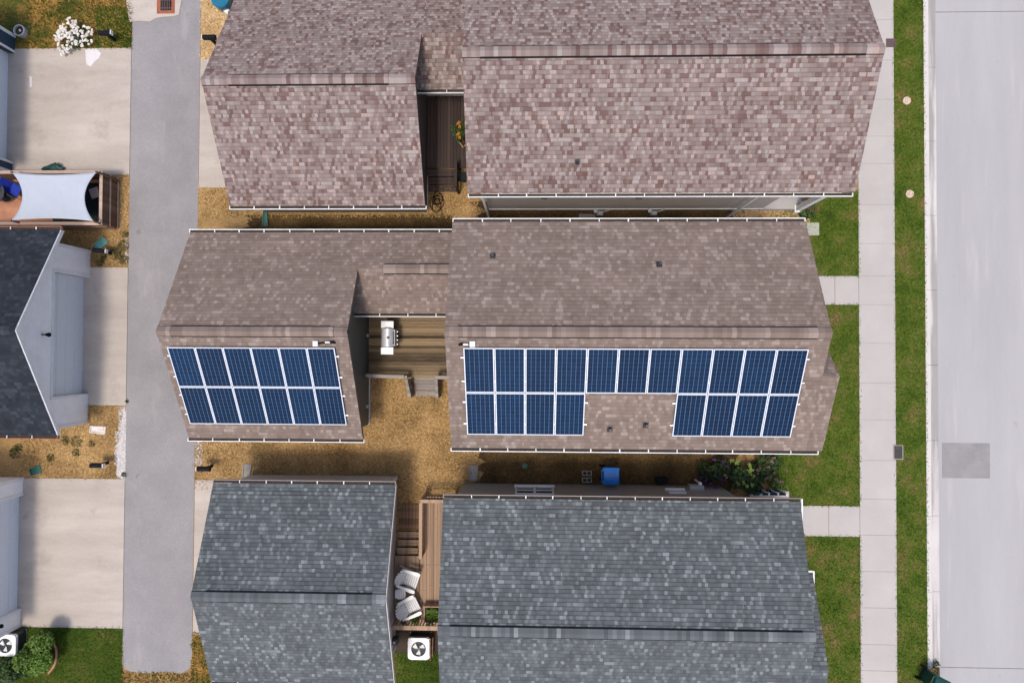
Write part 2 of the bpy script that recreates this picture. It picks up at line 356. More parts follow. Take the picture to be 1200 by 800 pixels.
# kerb (raised) and gutter pan; the joints are cut as thin dark strips
cw = CL + 0.20; yend = at(1090, 783).y
for nm, a, b, z, mt in (('kerb', CL, cw, 0.03, 'curb_concrete'), ('gutter_pan', cw, CRX, -0.085, 'gutter_pan')):
    m = MB(); ys = [yend] + [yend + 3.12 * k for k in range(1, 19)]
    for q, r in zip(ys, ys[1:]): m.box(a, q + 0.006, -0.3, b, r - 0.006, z)
    for k in range(6): m.box(a, yend - 1.2 - 3.12 * (k + 1), -0.3, b, yend - 1.2 - 3.12 * k - 0.012, z)
    struct(m.build(nm, mt))
# pavement slabs with tooled joints
m = MB(); j = MB()
jy = [at(1028, p).y for p in (-70, -22, 24, 71, 117, 160, 192, 240, 285.5, 323.5, 357, 402, 448.5, 491.5, 539, 584.5, 626.5, 669, 711.5, 754.5, 785, 830)]
ys = [40] + jy + [-40]
for q, r in zip(ys, ys[1:]): m.box(SL, r + 0.008, -0.02, SR, q - 0.008, 0.03)
struct(m.build('sidewalk', 'walk_concrete'))
j.box(SL + 0.02, -40, -0.02, SR - 0.02, 40, 0.018); struct(j.build('sidewalk_joint', 'joint_soft'))
for k, (p0, p1, xs) in enumerate(((323.5, 357, 950), (592.5, 628, 925))):
    y1, y0 = at(980, p0).y, at(980, p1).y; xw = at(xs, 340).x
    m = MB(); mid = (xw + SL) / 2 + (0.0 if k == 0 else 0.15)
    m.box(xw, y0, -0.02, mid - 0.008, y1, 0.026); m.box(mid + 0.008, y0, -0.02, SL - 0.012, y1, 0.026)
    struct(m.build('front_walk', 'walk_concrete'))
# drive pads each side of the alley
def pad(x0, y0, x1, y1, name='driveway', mat='drive_concrete', z=0.028):
    m = MB(); ym = (y0 + y1) / 2
    m.box(x0, y0, -0.02, x1, y1, z); return struct(m.build(name, mat))
yy = lambda p, x=100: at(x, p).y
xx = lambda p, y=400: at(p, y).x
pad(-24, yy(205), AL - 0.01, yy(57)); pad(-20, yy(474.5), AL - 0.01, yy(313.5)); pad(-26, yy(735), AL - 0.01, yy(560.5))
pad(AR + 0.01, yy(220, 250), -11.0, yy(70, 250)); pad(AR + 0.01, yy(743, 240), -11.4, yy(562, 240))
pad(AR + 0.01, yy(497, 240), -12.0, yy(292, 240))
# broken concrete apron round the storm drain
pl = [at(*p) for p in ((147, -12), (149, 6), (152, 26.5), (163, 25), (176, 26), (183, 22), (190, 20.5), (205, 19.5), (210, 18), (213, 2), (216, -12))]
m = MB(); m.prism([(p.x, p.y) for p in pl], -0.02, 0.034); struct(m.build('drain_apron', 'drive_concrete'))
# lawns
def lawn(name, x0, y0, x1, y1, kind, z=0.006):
    m = MB(); m.box(x0, y0, -0.02, x1, y1, z); return struct(m.build(name, kind + '_base'))
XE = at(905, 400).x
LZ = []
def turfpatch(base, r, kind, z=0.006):
    if base: lawn(base, *r, kind, z)
    LZ.append((r, kind))
turfpatch('lawn', (SR, -40, CL, 40), 'lawn')
yw = [(at(980, a).y, at(980, b).y) for a, b in ((323.5, 224), (592.5, 357), (840, 628))]
for a, b in yw: turfpatch('lawn', (XE, a, SL, b), 'lawn')
turfpatch('lawn', (-26, yy(57), AL - 0.02, 16), 'mixed'); turfpatch('lawn', (-26, yy(840), AL - 0.02, yy(735)), 'deep')
turfpatch('lawn', (at(455, 780).x, yy(840, 490), at(520, 780).x, yy(764, 490)), 'deep')
turfpatch('lawn', (at(112, 40).x, yy(57), AL - 0.02, yy(10)), 'deep', 0.010)
turfpatch('lawn', (AR, -18, at(262, 780).x, yy(741, 240)), 'mixed')
turfpatch(None, (AL, -18, AR, ye - 0.04), 'mixed')
LZ.append(((AR + 0.03, yy(70, 250), at(285, 30).x, 16), 'tan'))
m = MB(); m.box(AR + 0.01, yy(69, 250), -0.02, at(285, 30).x, 16, 0.006); struct(m.build('mulch_bed', 'tan_base'))
x0, y0, x1, y1 = rect(860, 262, 948, 238); LZ.append(((x0, y0, x1, y1), 'tan')); m = MB(); m.box(x0, y0, -0.02, x1, y1, 0.009); struct(m.build('mulch_bed', 'tan_base'))
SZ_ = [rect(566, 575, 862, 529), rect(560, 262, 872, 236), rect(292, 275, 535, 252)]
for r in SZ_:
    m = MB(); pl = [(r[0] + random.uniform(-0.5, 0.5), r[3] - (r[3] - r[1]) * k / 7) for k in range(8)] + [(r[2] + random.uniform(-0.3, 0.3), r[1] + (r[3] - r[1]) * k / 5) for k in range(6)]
    m.prism(pl, -0.02, 0.005); struct(m.build('soil_shade_strip', 'shade_base')); LZ.append((r, 'shade'))  # darker ground colour stands for the shade between the buildings
m = MB(); r = rect(462, 765, 522, 728); m.box(r[0], r[1], -0.02, r[2], r[3], 0.010); struct(m.build('soil_shade_strip', 'soil'))
DZ = [rect(234, 254, 560, 219), rect(229, 575, 560, 508), rect(425, 545, 560, 436), rect(455, 630, 500, 560),
      rect(0, 560, 136, 474.5), rect(60, 313, 149.5, 205.5)]
for r in DZ: LZ.append((r, 'dry'))
# blades: thousands of small bent slips, gathered per turf kind
def blades(rects, kind, dens, lo, hi, w, name, label, cat, spread=0.6):
    P = []
    for (x0, y0, x1, y1) in rects:
        x0, x1 = max(x0 - 0.045, -22), min(x1 + 0.045, 18); y0, y1 = max(y0 - 0.045, -15.5), min(y1 + 0.045, 15.5)
        if x1 <= x0 or y1 <= y0: continue
        n = int((x1 - x0) * (y1 - y0) * dens); P.append(np.c_[RNG.uniform(x0, x1, n), RNG.uniform(y0, y1, n)])
    P = np.concatenate(P); n = len(P)
    th = RNG.uniform(0, 6.283, n); L = RNG.uniform(lo, hi, n); lean = RNG.uniform(0.3, 1.3, n) * spread + 0.2
    d = np.c_[np.cos(th), np.sin(th)]; sd = np.c_[-d[:, 1], d[:, 0]] * (w * RNG.uniform(0.6, 1.5, n))[:, None]
    tip = P + d * (L * np.sin(lean))[:, None]; zt = L * np.cos(lean)
    z0 = np.full(n, 0.004)
    V = np.stack([np.c_[P - sd, z0], np.c_[P + sd, z0], np.c_[tip + sd * 0.5, zt], np.c_[tip - sd * 0.5, zt]], 1).reshape(-1, 3)
    Fc = np.arange(4 * n).reshape(n, 4); r = np.repeat(RNG.uniform(0, 1, n), 4)
    return stuff(quadmesh(name, V, Fc, r, kind + '_blade'), label, cat)
GR = {}
for r, k in LZ: GR.setdefault(k, []).append(r)
blades(GR['lawn'], 'lawn', 620, 0.04, 0.10, 0.011, 'grass', 'green patchy lawn grass beside the sidewalk and kerb', 'grass')
blades(GR['mixed'], 'mixed', 420, 0.05, 0.12, 0.016, 'grass', 'half dormant orange and green grass at the alley ends', 'grass')
blades(GR['deep'], 'deep', 650, 0.04, 0.10, 0.011, 'grass', 'lush deep green grass at the bottom of the yards', 'grass')
blades(GR['dry'], 'dry', 420, 0.04, 0.10, 0.015, 'dry_grass', 'golden brown dormant grass between the garages and houses', 'dry grass', 1.0)
blades(GR['shade'], 'shade', 380, 0.03, 0.08, 0.015, 'shade_toned_grass', 'brown grass darkened in colour for the shade of the narrow gaps', 'dead grass', 1.1)  # blade colour carries the painted shade of the gaps
blades(GR['tan'], 'tan', 420, 0.04, 0.09, 0.018, 'straw_mulch', 'pale straw mulch beside the alley and by the porch', 'mulch', 1.1)
# green tufts in the dry patch beside the white garage
def tufts(name, spots, mat, label, cat, n=220, r=0.25, hh=0.10):
    V = []; R_ = []
    for (px, py, k) in spots:
        c = at(px, py); q = int(n * k)
        a = RNG.uniform(0, 6.283, q); rr = r * k * np.sqrt(RNG.uniform(0, 1, q))
        b = np.c_[c.x + rr * np.cos(a), c.y + rr * np.sin(a)]; t = RNG.uniform(0, 6.283, q); L = RNG.uniform(0.4, 1, q) * hh
        d = np.c_[np.cos(t), np.sin(t)]; s = np.c_[-d[:, 1], d[:, 0]] * 0.013; tip = b + d * (L * 0.6)[:, None]
        V.append(np.stack([np.c_[b - s, np.full(q, 0.003)], np.c_[b + s, np.full(q, 0.003)], np.c_[tip, L]], 1).reshape(-1, 3)); R_.append(np.repeat(RNG.uniform(0, 1, q), 3))
    V = np.concatenate(V); return stuff(quadmesh(name, V, np.arange(len(V)).reshape(-1, 3), np.concatenate(R_), mat), label, cat)
tufts('weeds', [(90, 517, 1.0), (77, 516, 0.8), (18, 530, 1.0), (90, 530, 0.7), (22, 524, 0.7), (60, 536, 0.7), (108, 520, 0.6), (145, 288, 1.0), (140, 300, 0.8), (146, 305, 0.9), (133, 296, 0.6), (122, 301, 0.6), (118, 308, 0.7), (147, 275, .6), (146, 556, 0.5), (149, 470, 0.3), (1096, 778, 0.7), (1093, 786, 0.8)], 'leaf_mid', 'scattered green weeds in the dry grass and along edges', 'weeds')
# gravel along the alley edge
def gravel(rects, n, label):
    V = []; Fa = []; R_ = []
    for (a, b, c, d) in rects:
        x0, y0, x1, y1 = rect(a, b, c, d)
        for k in range(int(n * (x1 - x0) * (y1 - y0))):
            x, y = random.uniform(x0, x1), random.uniform(y0, y1); s = random.uniform(0.015, 0.04); i = len(V); z = random.uniform(0.01, 0.035); t = random.uniform(0, 6.28)
            V += [(x + s * math.cos(t + q * 1.2566), y + s * math.sin(t + q * 1.2566), 0.003) for q in range(5)]; V.append((x, y, z))
            Fa += [(i + q, i + (q + 1) % 5, i + 5) for q in range(5)]
            R_ += [random.random()] * 6
    return stuff(quadmesh('gravel', np.array(V), np.array(Fa), np.array(R_), 'pebble'), label, 'gravel')
gravel([(134.5, 545, 147.5, 505), (139, 505, 148, 476), (138, 560, 147, 545), (229, 545, 237, 514), (146.5, 310, 149.5, 276)], 520, 'pale grey gravel strip along the alley edges')
x0, y0, x1, y1 = rect(134, 556, 147.6, 506); m = MB()
pts = [(x0 + 0.1, y0), (x1, y0 - 0.3), (x1, y1 + 0.9), (x1 - 0.15, y1 + 0.9), (x1 - 0.25, y1), (x0 + 0.22, y1 - 0.3), (x0 + 0.05, y1 - 0.7), (x0, (y0 + y1) / 2), (x0 + 0.12, y0 + 0.5)]
m.prism(pts, -0.02, 0.006); struct(m.build('gravel_bed', 'gravel_white'))

# ------------------------------------------------------------------ buildings
TH = 0.16
def slope(mb, xr0, xr1, xe0, xe1, yr, zr, ye, p, u0=0.0, v0=0.0, mi=0, starter=True):
    """one roof plane from ridge (yr, zr) to eave ye, laid as lapped courses; xr/xe: west and east ends at ridge and eave"""
    run = abs(ye - yr); sg = 1 if ye > yr else -1; c = 1 / math.sqrt(1 + p * p); Ls = run / c
    n = max(1, int(math.ceil(Ls / EXPO))); nx, nz = sg * p * c, c       # normal (y, z)
    def P(x, s, h): return (x, yr + sg * s * c + nx * h, zr - s * c * p + nz * h)
    def X(s): t = s / Ls; return xr0 + (xe0 - xr0) * t, xr1 + (xe1 - xr1) * t
    first = math.ceil((v0 + 1e-6) / EXPO) * EXPO - v0
    cuts = [0.0]; s = first
    while s < Ls - 0.02: cuts.append(s); s += EXPO
    cuts.append(Ls)
    for i, (a, b) in enumerate(zip(cuts, cuts[1:])):
        x0a, x1a = X(a); x0b, x1b = X(b)
        hb = 0.012
        if starter and Ls - b < 2 * EXPO + 0.15 and Ls - b > EXPO + 0.12: hb = 0.03
        A, B, C_, D = P(x0a, a, 0), P(x1a, a, 0), P(x1b, b, hb), P(x0b, b, hb)
        q = [(x0a + u0, v0 + a), (x1a + u0, v0 + a), (x1b + u0, v0 + b - 1e-4), (x0b + u0, v0 + b - 1e-4)]
        mb.face([A, B, C_, D] if sg < 0 else [B, A, D, C_], mi, q if sg < 0 else [q[1], q[0], q[3], q[2]])
        mb.face([D, C_, P(x1b, b, 0), P(x0b, b, 0)], mi, [(x0b, v0 + b - 0.002)] * 4)
    # underside, eave and rake edges
    R0, R1 = P(xr0, 0, -TH), P(xr1, 0, -TH); E0, E1 = P(xe0, Ls, -TH), P(xe1, Ls, -TH)
    mb.face([R0, R1, E1, E0], 1)
    mb.face([P(xe0, Ls, 0), P(xe1, Ls, 0), E1, E0], 1)
    mb.face([P(xr0, 0, 0), P(xe0, Ls, 0), E0, R0], 1); mb.face([P(xr1, 0, 0), P(xe1, Ls, 0), E1, R1], 1)
def ridge(parent, x0, x1, yr, zr, p, mat, inset=0.55, vent=True, k=1.0):
    w = 0.17 * k; mb = MB()
    def strip(a, b, lift):
        n = max(1, int((b - a) / 0.15)); st = (b - a) / n
        for i in range(n):
            u = a + i * st; row = 900 * EXPO + EXPO * 0.4
            for sg in (1, -1):
                y1 = yr + sg * w; z1 = zr - p * w + lift
                t = [(u, yr, zr + lift), (u + st, yr, zr + lift), (u + st, y1, z1), (u, y1, z1)]
                mb.face(t if sg < 0 else t[::-1], 0, [(u * 1.25 + 0.01, row)] * 4)
                mb.face([(u, y1, z1), (u + st, y1, z1), (u + st, y1, z1 - 0.012), (u, y1, z1 - 0.012)], 1)
                lp = 0.032 if lift > 0.03 else 0.012; y2 = y1 + sg * lp
                mb.face([(u, y1, z1 - 0.012), (u + st, y1, z1 - 0.012), (u + st, y2, z1 - 0.012 - p * lp), (u, y2, z1 - 0.012 - p * lp)], 1)  # black strip past the cap stands in for the shadow gap
                mb.face([(u, y2, z1 - 0.012 - p * lp), (u + st, y2, z1 - 0.012 - p * lp), (u + st, y2, z1 - lift - 0.02 - p * lp), (u, y2, z1 - lift - 0.02 - p * lp)], 1)
        for u in (a, b):
            mb.face([(u, yr, zr + lift), (u, yr - w, zr - p * w + lift), (u, yr - w, zr - p * w - 0.01), (u, yr, zr - 0.01), (u, yr + w, zr - p * w - 0.01), (u, yr + w, zr - p * w + lift)], 0, [(u, 900 * EXPO + 0.05)] * 6)
    strip(x0, x0 + inset, 0.022); strip(x1 - inset, x1, 0.022); strip(x0 + inset, x1 - inset, 0.06 if vent else 0.022)
    return mb.build('ridge_cap', [mat, 'black_plastic'], parent)
def gutter(parent, x0, x1, ye, zt, sg, mat='trim_white', straps=0.95, axis='x', w=0.135, strapmat='trim_white'):
    """open trough hung along an eave; sg = outward direction"""
    mb = MB(); t = 0.028; h = 0.11
    if axis == 'x':
        o = ye + sg * w
        lo, hi = min(o, o - sg * t), max(o, o - sg * t)
        mb.box(x0, lo, zt - h, x1, hi, zt)                                   # front lip
        a, b = min(ye + sg * 0.002, o - sg * t), max(ye + sg * 0.002, o - sg * t)
        mb.box(x0 + t, a, zt - h, x1 - t, b, zt - h + t)                     # floor
        mb.box(x0 + t, a, zt - h + t + .001, x1 - t, b, zt - h + t + 0.012, 1)   # leaf litter
        mb.box(x0, a, zt - h, x0 + t, b, zt); mb.box(x1 - t, a, zt - h, x1, b, zt)
    go = mb.build('gutter', [mat, 'gutter_dirt'], parent)
    n = max(1, int((x1 - x0) / straps)); st = (x1 - x0) / n
    for i in range(n):
        if i == 0 and n > 3: continue
        x = x0 + st * i + 0.03 + random.uniform(-0.03, 0.03)
        s = MB(); w_ = random.uniform(0.012, 0.021); s.box(x - w_, a, zt - 0.035, x + w_, b, zt + 0.001); s.build('gutter_strap', strapmat, go)
    return go
def walls(parent, x0, x1, y0, y1, yr, zr, p, mat, zb=0.25, found=True, cut=0.0):
    """gabled wall block under a roof plane pair"""
    def zt(y): return zr - p * abs(y - yr) - TH * 1.25
    mb = MB(); prof = [(y0, zt(y0)), (yr, zt(yr)), (y1, zt(y1))]
    for x, rev in ((x0, False), (x1, True)):
        f = [(x, y0, zb), (x, y1, zb), (x, y1, zt(y1)), (x, yr, zt(yr)), (x, y0, zt(y0))]
        mb.face(f)
    mb.face([(x0, y0, zb), (x1, y0, zb), (x1, y0, zt(y0)), (x0, y0, zt(y0))]); mb.face([(x0, y1, zb), (x1, y1, zb), (x1, y1, zt(y1)), (x0, y1, zt(y1))])
    mb.face([(x0, y0, zt(y0)), (x1, y0, zt(y0)), (x1, yr, zt(yr)), (x0, yr, zt(yr))]); mb.face([(x0, y1, zt(y1)), (x1, y1, zt(y1)), (x1, yr, zt(yr)), (x0, yr, zt(yr))])
    mb.face([(x0, y0, zb), (x1, y0, zb), (x1, y1, zb), (x0, y1, zb)])
    o = mb.build('wall', mat, parent)
    if found and zb > 0.02:
        f = MB(); f.box(x0 + 0.02, y0 + 0.02, -0.05, x1 - 0.02, y1 - 0.02, zb - 0.002); f.build('foundation', 'foundation', parent)
    return o
def vent(parent, px, py, zr, yr, p, kind=0):
    P = on_plane(px, py, zr, yr, p) if True else None
    mb = MB()
    mb.cyl((P.x, P.y), 0.045, P.z - 0.05, P.z + 0.24, 12, 0)
    mb.cyl((P.x, P.y), 0.10, P.z - 0.06, P.z + 0.09, 12, 0, 0.055)
    s = 0.10; d = 0.012; q = -p
    mb.hexa([(P.x - s, P.y - s, P.z - q * -s * 1 - 0.02 - 0), (P.x + s, P.y - s, P.z + q * s - 0.02), (P.x + s, P.y + s, P.z - q * s - 0.02), (P.x - s, P.y + s, P.z - q * s - 0.02)] if False else
            [(P.x - s, P.y - s, P.z + p * s - 0.02), (P.x + s, P.y - s, P.z + p * s - 0.02), (P.x + s, P.y + s, P.z - p * s - 0.02), (P.x - s, P.y + s, P.z - p * s - 0.02)],
            [(P.x - s, P.y - s, P.z + p * s + d), (P.x + s, P.y - s, P.z + p * s + d), (P.x + s, P.y + s, P.z - p * s + d), (P.x - s, P.y + s, P.z - p * s + d)])
    mb.build('vent_pipe', 'dark_metal', parent)
def vent_s(parent, px, py, B):   # on a south slope z = zr - p*(yr-y)
    vent(parent, px, py, B['zr'], B['yr'], -B['p'])
def vent_n(parent, px, py, B): vent(parent, px, py, B['zr'], B['yr'], B['p'])

BD = dict(ML=dict(xa=-13.23, xb=-6.42, yr=0.70, hw=4.09, zr=4.78, p=0.5586), MR=dict(xa=-2.76, xb=9.56, yr=0.665, hw=4.09, zr=6.50, p=0.4902),
          TL=dict(xa=-11.67, xb=-4.068, yr=9.587, hw=4.0, zr=4.908, p=0.577), TR=dict(xa=-2.297, xb=11.543, yr=9.99, hw=4.27, zr=5.98, p=0.4649),
          BL=dict(xa=-12.188, xb=-5.136, yr=-8.836, hw=3.83, zr=4.166, p=0.4088), BR=dict(xa=-3.237, xb=10.0, yr=-9.87, hw=4.49, zr=4.264, p=0.2811))
HN = dict(ML=3.90, MR=3.93, TL=4.0, TR=4.27, BL=3.76, BR=4.41); HS = dict(ML=4.06, MR=4.01, TL=3.95, TR=4.24, BL=3.83, BR=4.49)
for k, b in BD.items():
    b['hn'], b['hs'] = HN[k], HS[k]; b['zn'] = b['zr'] - b['p'] * b['hn']; b['ze'] = b['zr'] - b['p'] * b['hs']
def gable_roof(root, B, mat, vinset=0.5, north=0.0):
    mb = MB()
    for sg in (1, -1): slope(mb, B['xa'], B['xb'], B['xa'], B['xb'], B['yr'], B['zr'], B['yr'] + sg * (B['hn'] + north if sg > 0 else B['hs']), B['p'], u0=random.uniform(0, 50), v0=0 if sg < 0 else 200 * EXPO)
    r = mb.build('roof', [mat, 'trim_brown'], root)
    ridge(r, B['xa'] - 0.005, B['xb'] + 0.005, B['yr'], B['zr'] + 0.014, B['p'], mat, vinset)
    return r
def link_roof(root, B, mat, rpx, epx, xe, north=0.0):
    """lower roof joining garage and house: its north plane continues the garage's, its south plane drops to the deck"""
    R = on_plane(rpx[0], rpx[1], B['zr'], B['yr'], B['p'])
    E = on_plane(epx[0], epx[1], R.z, R.y, -B['p'])
    mb = MB(); c = 1 / math.sqrt(1 + B['p'] ** 2)
    x0 = B['xb'] + 0.003
    slope(mb, x0, xe, x0, xe, R.y, R.z, B['yr'] + B['hn'] + north, B['p'], u0=3.0, v0=200 * EXPO + (R.y - B['yr']) / c)
    slope(mb, x0 - 0.55, xe, x0 - 0.55, xe, R.y, R.z, E.y, B['p'], u0=17.0, v0=400 * EXPO)
    o = mb.build('link_roof', [mat, 'trim_brown'], root)
    return o, R, E

# ---- brown garage with the small solar array
B = BD['ML']
ml = thing('garage', 'brown shingle garage by the alley with twelve solar panels on its roof', 'garage', ((B['xa'] + B['xb']) / 2, B['yr'], 0))
ml_off = ml.location.copy()
def rooted(t):           # children are written in world coordinates: shift them under the thing's own origin
    bpy.context.view_layer.update()
    for c in t.children: c.matrix_parent_inverse = t.matrix_world.inverted()
gable_roof(ml, B, 'shingle_brown')
MLWX = at(433.5, 430).x
walls(ml, B['xa'] + 0.35, MLWX, B['yr'] - B['hs'] + 0.3, B['yr'] + B['hn'] - 0.3, B['yr'], B['zr'], B['p'], 'siding_olive', 0.12)
lk, R, E = link_roof(ml, B, 'shingle_brown', (470, 315), (470, 367), BD['MR']['xa'] + 0.28)
ridge(lk, at(449, 315, R.z).x, BD['MR']['xa'] + 0.05, R.y, R.z + 0.014, B['p'], 'shingle_brown', 0.02)
walls(ml, MLWX + 0.003, BD['MR']['xa'] + 0.25, E.y + 0.25, B['yr'] + B['hn'] - 0.3, R.y, R.z, B['p'], 'siding_taupe', 0.12)
gutter(ml, B['xa'] - 0.05, BD['MR']['xa'] + 0.2, B['yr'] + B['hn'] + 0.004, B['zn'] - 0.0, 1)
gutter(ml, B['xa'] - 0.05, B['xb'] + 0.05, B['yr'] - B['hs'] - 0.004, B['ze'] - 0.0, -1)
gutter(ml, B['xb'] - 0.52, BD['MR']['xa'] + 0.2, E.y - 0.004, E.z, -1)
m = MB(); m.box(MLWX + 0.002, B['yr'] - B['hs'] + 0.3, 0.0, MLWX + 0.035, E.y + 0.2, 0.14); m.build('base_trim', 'trim_beige', ml)
for py in (393, 476):
    q = at(433, py, 0.5); m = MB(); m.box(MLWX, q.y - 0.06, 0.42, MLWX + 0.08, q.y + 0.06, 0.58); m.build('socket_box', 'galvanised', ml)
rooted(ml); ml_E = E

# ---- brown house with the large solar array
B = BD['MR']
mr = thing('house', 'brown shingle house with nineteen solar panels on its roof', 'house', (3.4, B['yr'], 0))
r = gable_roof(mr, B, 'shingle_brown', 0.45)
# front bay, whose south plane continues the main one
BR_ = on_plane(975, 441, B['zr'], B['yr'], -B['p']); bx = at(984, 441, BR_.z).x
mb = MB(); c = 1 / math.sqrt(1 + B['p'] ** 2)
slope(mb, B['xb'] + 0.003, bx, B['xb'] + 0.003, bx, BR_.y, BR_.z, B['yr'] - B['hs'], B['p'], u0=5.0, v0=(B['yr'] - BR_.y) / c)
slope(mb, B['xb'] - 0.35, bx, B['xb'] - 0.35, bx, BR_.y, BR_.z, BR_.y + 1.45, 0.95, u0=8.0, v0=300 * EXPO, starter=False)
mb.build('bay_roof', ['shingle_brown', 'trim_brown'], mr)
m = MB(); m.box(B['xb'] - 0.30, BR_.y - 2.0, 0, bx - 0.3, BR_.y + 1.5, BR_.z - 1.15); m.build('bay_wall', 'siding_taupe', mr)
walls(mr, B['xa'] + 0.4, B['xb'] - 0.32, B['yr'] - B['hs'] + 0.3, B['yr'] + B['hn'] - 0.3, B['yr'], B['zr'], B['p'], 'siding_taupe', 0.4)
gutter(mr, B['xa'] + 0.0, B['xb'], B['yr'] + B['hn'] + 0.004, B['zn'], 1, straps=0.99)
gutter(mr, B['xa'] - 0.02, bx - 0.12, B['yr'] - B['hs'] - 0.004, B['ze'], -1, straps=0.92)
for px, py in ((577.5, 299.5), (772.5, 309.5)): vent_n(mr, px, py, B)
for px, py in ((714.5, 503), (756.5, 498)): vent_s(mr, px, py, B)
rooted(mr)

# ---- mauve garage and house along the top
B = BD['TL']
tl = thing('garage', 'mauve mottled shingle garage at the top beside the alley', 'garage', ((B['xa'] + B['xb']) / 2, B['yr'], 0))
gable_roof(tl, B, 'shingle_mauve', 0.95, 0.9)
TLWX = at(501.5, 180).x
walls(tl, B['xa'] + 0.35, TLWX, B['yr'] - B['hs'] + 0.3, B['yr'] + B['hn'] - 0.3, B['yr'], B['zr'], B['p'], 'siding_taupe', 0.12)
lk, R, E = link_roof(tl, B, 'shingle_mauve', (515, 39), (515, 105), BD['TR']['xa'] + 0.3, 0.9)
tl_wy = at(522, 116.5).y
walls(tl, TLWX + 0.003, BD['TR']['xa'] + 0.3, tl_wy, B['yr'] + B['hn'] - 0.3, R.y, R.z, B['p'], 'siding_greige', 0.4)
w = MB(); w.box(at(507, 113, 1.2).x, tl_wy - 0.03, 1.0, at(530, 113, 1.2).x, tl_wy + 0.02, 1.9); wo = w.build('window', 'trim_white', tl)
w = MB(); w.box(at(507, 113, 1.2).x + 0.05, tl_wy - 0.034, 1.05, at(530, 113, 1.2).x - 0.05, tl_wy - 0.031, 1.85); w.build('glass', 'window_glass', wo)
gutter(tl, B['xa'] - 0.03, B['xb'] + 0.06, B['yr'] - B['hs'] - 0.004, B['ze'], -1)
gutter(tl, B['xb'] - 0.50, BD['TR']['xa'] + 0.25, E.y - 0.004, E.z, -1)
m = MB(); m.box(TLWX + 0.002, B['yr'] - B['hs'] + 0.3, 0.02, TLWX + 0.03, tl_wy - 0.003, 0.14); m.box(TLWX + 0.033, tl_wy - 0.03, 0.3, BD['TR']['xa'] + 0.3, tl_wy - 0.003, 0.42); m.build('base_trim', 'trim_beige', tl)
rooted(tl)
B = BD['TR']
tr = thing('house', 'mauve mottled shingle house at the top with a cream side wall', 'house', (4.6, B['yr'], 0))
gable_roof(tr, B, 'shingle_mauve', 0.6, 1.2)
try_ = at(720, 245, 0.35).y; trx1 = at(893, 246, 0.35).x
walls(tr, B['xa'] + 0.55, trx1, try_, B['yr'] + B['hn'] - 0.3, B['yr'], B['zr'], B['p'], 'siding_cream', 0.4)
m = MB(); m.box(B['xa'] + 0.55, try_ - 0.03, 0.36, trx1, try_ - 0.003, 0.44); m.build('base_trim', 'trim_white', tr)
gutter(tr, B['xa'] + 0.02, B['xb'] - 0.06, B['yr'] - B['hs'] - 0.004, B['ze'], -1, straps=1.0)
m = MB(); m.box(B['xa'] + 0.55, try_ - 0.0, B['ze'] - 0.36, B['xb'] - 0.5, B['yr'] - B['hs'] + 0.02, B['ze'] - 0.19) if B['yr'] - B['hs'] + 0.02 > try_ else m.box(B['xa'] + 0.5, B['yr'] - B['hs'] - 0.005, B['ze'] - 0.30, B['xb'] - 0.4, try_ - 0.004, B['ze'] - 0.12)
m.build('fascia', 'trim_white', tr)
gy = B['yr'] - B['hs'] - 0.06
for (px, py), sgx in (((565, 229), 1), ((890, 230), -1)):
    q = at(px, py, B['ze'] - 0.1); yb = min(gy, try_ - 0.07)
    m = MB(); m.bar((q.x, yb, B['ze'] - 0.1), (q.x, yb, 0.2), 0.085, 0.07); m.bar((q.x, yb, 0.2), (q.x, yb - 0.22, 0.08), 0.09, 0.07); m.build('downspout', 'trim_white', tr)
for px in (638, 749):
    q = at(px, 234, 2.4); m = MB(); m.box(q.x - 0.12, try_ - 0.05, 2.3, q.x + 0.12, try_ + 0.01, 2.48); m.build('wall_vent', 'dark_metal', tr)
# porch at the east end: white beam, slim column and floor
m = MB(); m.box(trx1 + 0.003, try_ - 0.1, B['ze'] - 0.55, B['xb'] - 0.75, try_ + 0.08, B['ze'] - 0.22); m.build('porch_beam', 'trim_white', tr)
q = at(938, 240, 0.5); m = MB(); cx = q.x
m.box(cx - 0.10, try_ - 0.08, 0.3, cx + 0.10, try_ + 0.12, B['ze'] - 0.556); m.box(cx - 0.15, try_ - 0.13, 0.0, cx + 0.15, try_ + 0.17, 0.298); m.build('porch_column', 'trim_white', tr)
m = MB(); m.box(trx1 + 0.004, try_, 0, cx + 0.3, try_ + 5, 0.29) ; m.build('porch_floor', 'walk_concrete', tr)
vent_s(tr, 676.5, 190, B)
rooted(tr)

# ---- blue-grey garage and house along the bottom
B = BD['BL']
bl = thing('garage', 'blue grey shingle garage at the bottom beside the alley', 'garage', ((B['xa'] + B['xb']) / 2, B['yr'], 0))
gable_roof(bl, B, 'shingle_grey', 0.5)
BLWX = at(464.5, 690).x
walls(bl, B['xa'] + 0.35, BLWX, B['yr'] - B['hs'] + 0.25, B['yr'] + B['hn'] - 0.15, B['yr'], B['zr'], B['p'], 'siding_greige', 0.1)
gutter(bl, B['xa'] - 0.02, B['xb'] + 0.02, B['yr'] + B['hn'] + 0.004, B['zn'], 1, mat='gutter_bronze')
gutter(bl, B['xa'] - 0.02, B['xb'] + 0.02, B['yr'] - B['hs'] - 0.004, B['ze'], -1, mat='gutter_bronze')
def zt(y): return B['zr'] - B['p'] * abs(y - B['yr']) - TH * 1.3
yn, ys_ = B['yr'] + B['hn'] - 0.15, B['yr'] - B['hs'] + 0.25
for ya, yb in ((yn - 0.14, yn), (ys_, ys_ + 0.14)):
    m = MB(); m.box(BLWX + 0.002, ya, 0.05, BLWX + 0.03, yb, min(zt(ya), zt(yb))); m.build('corner_trim', 'trim_white', bl)
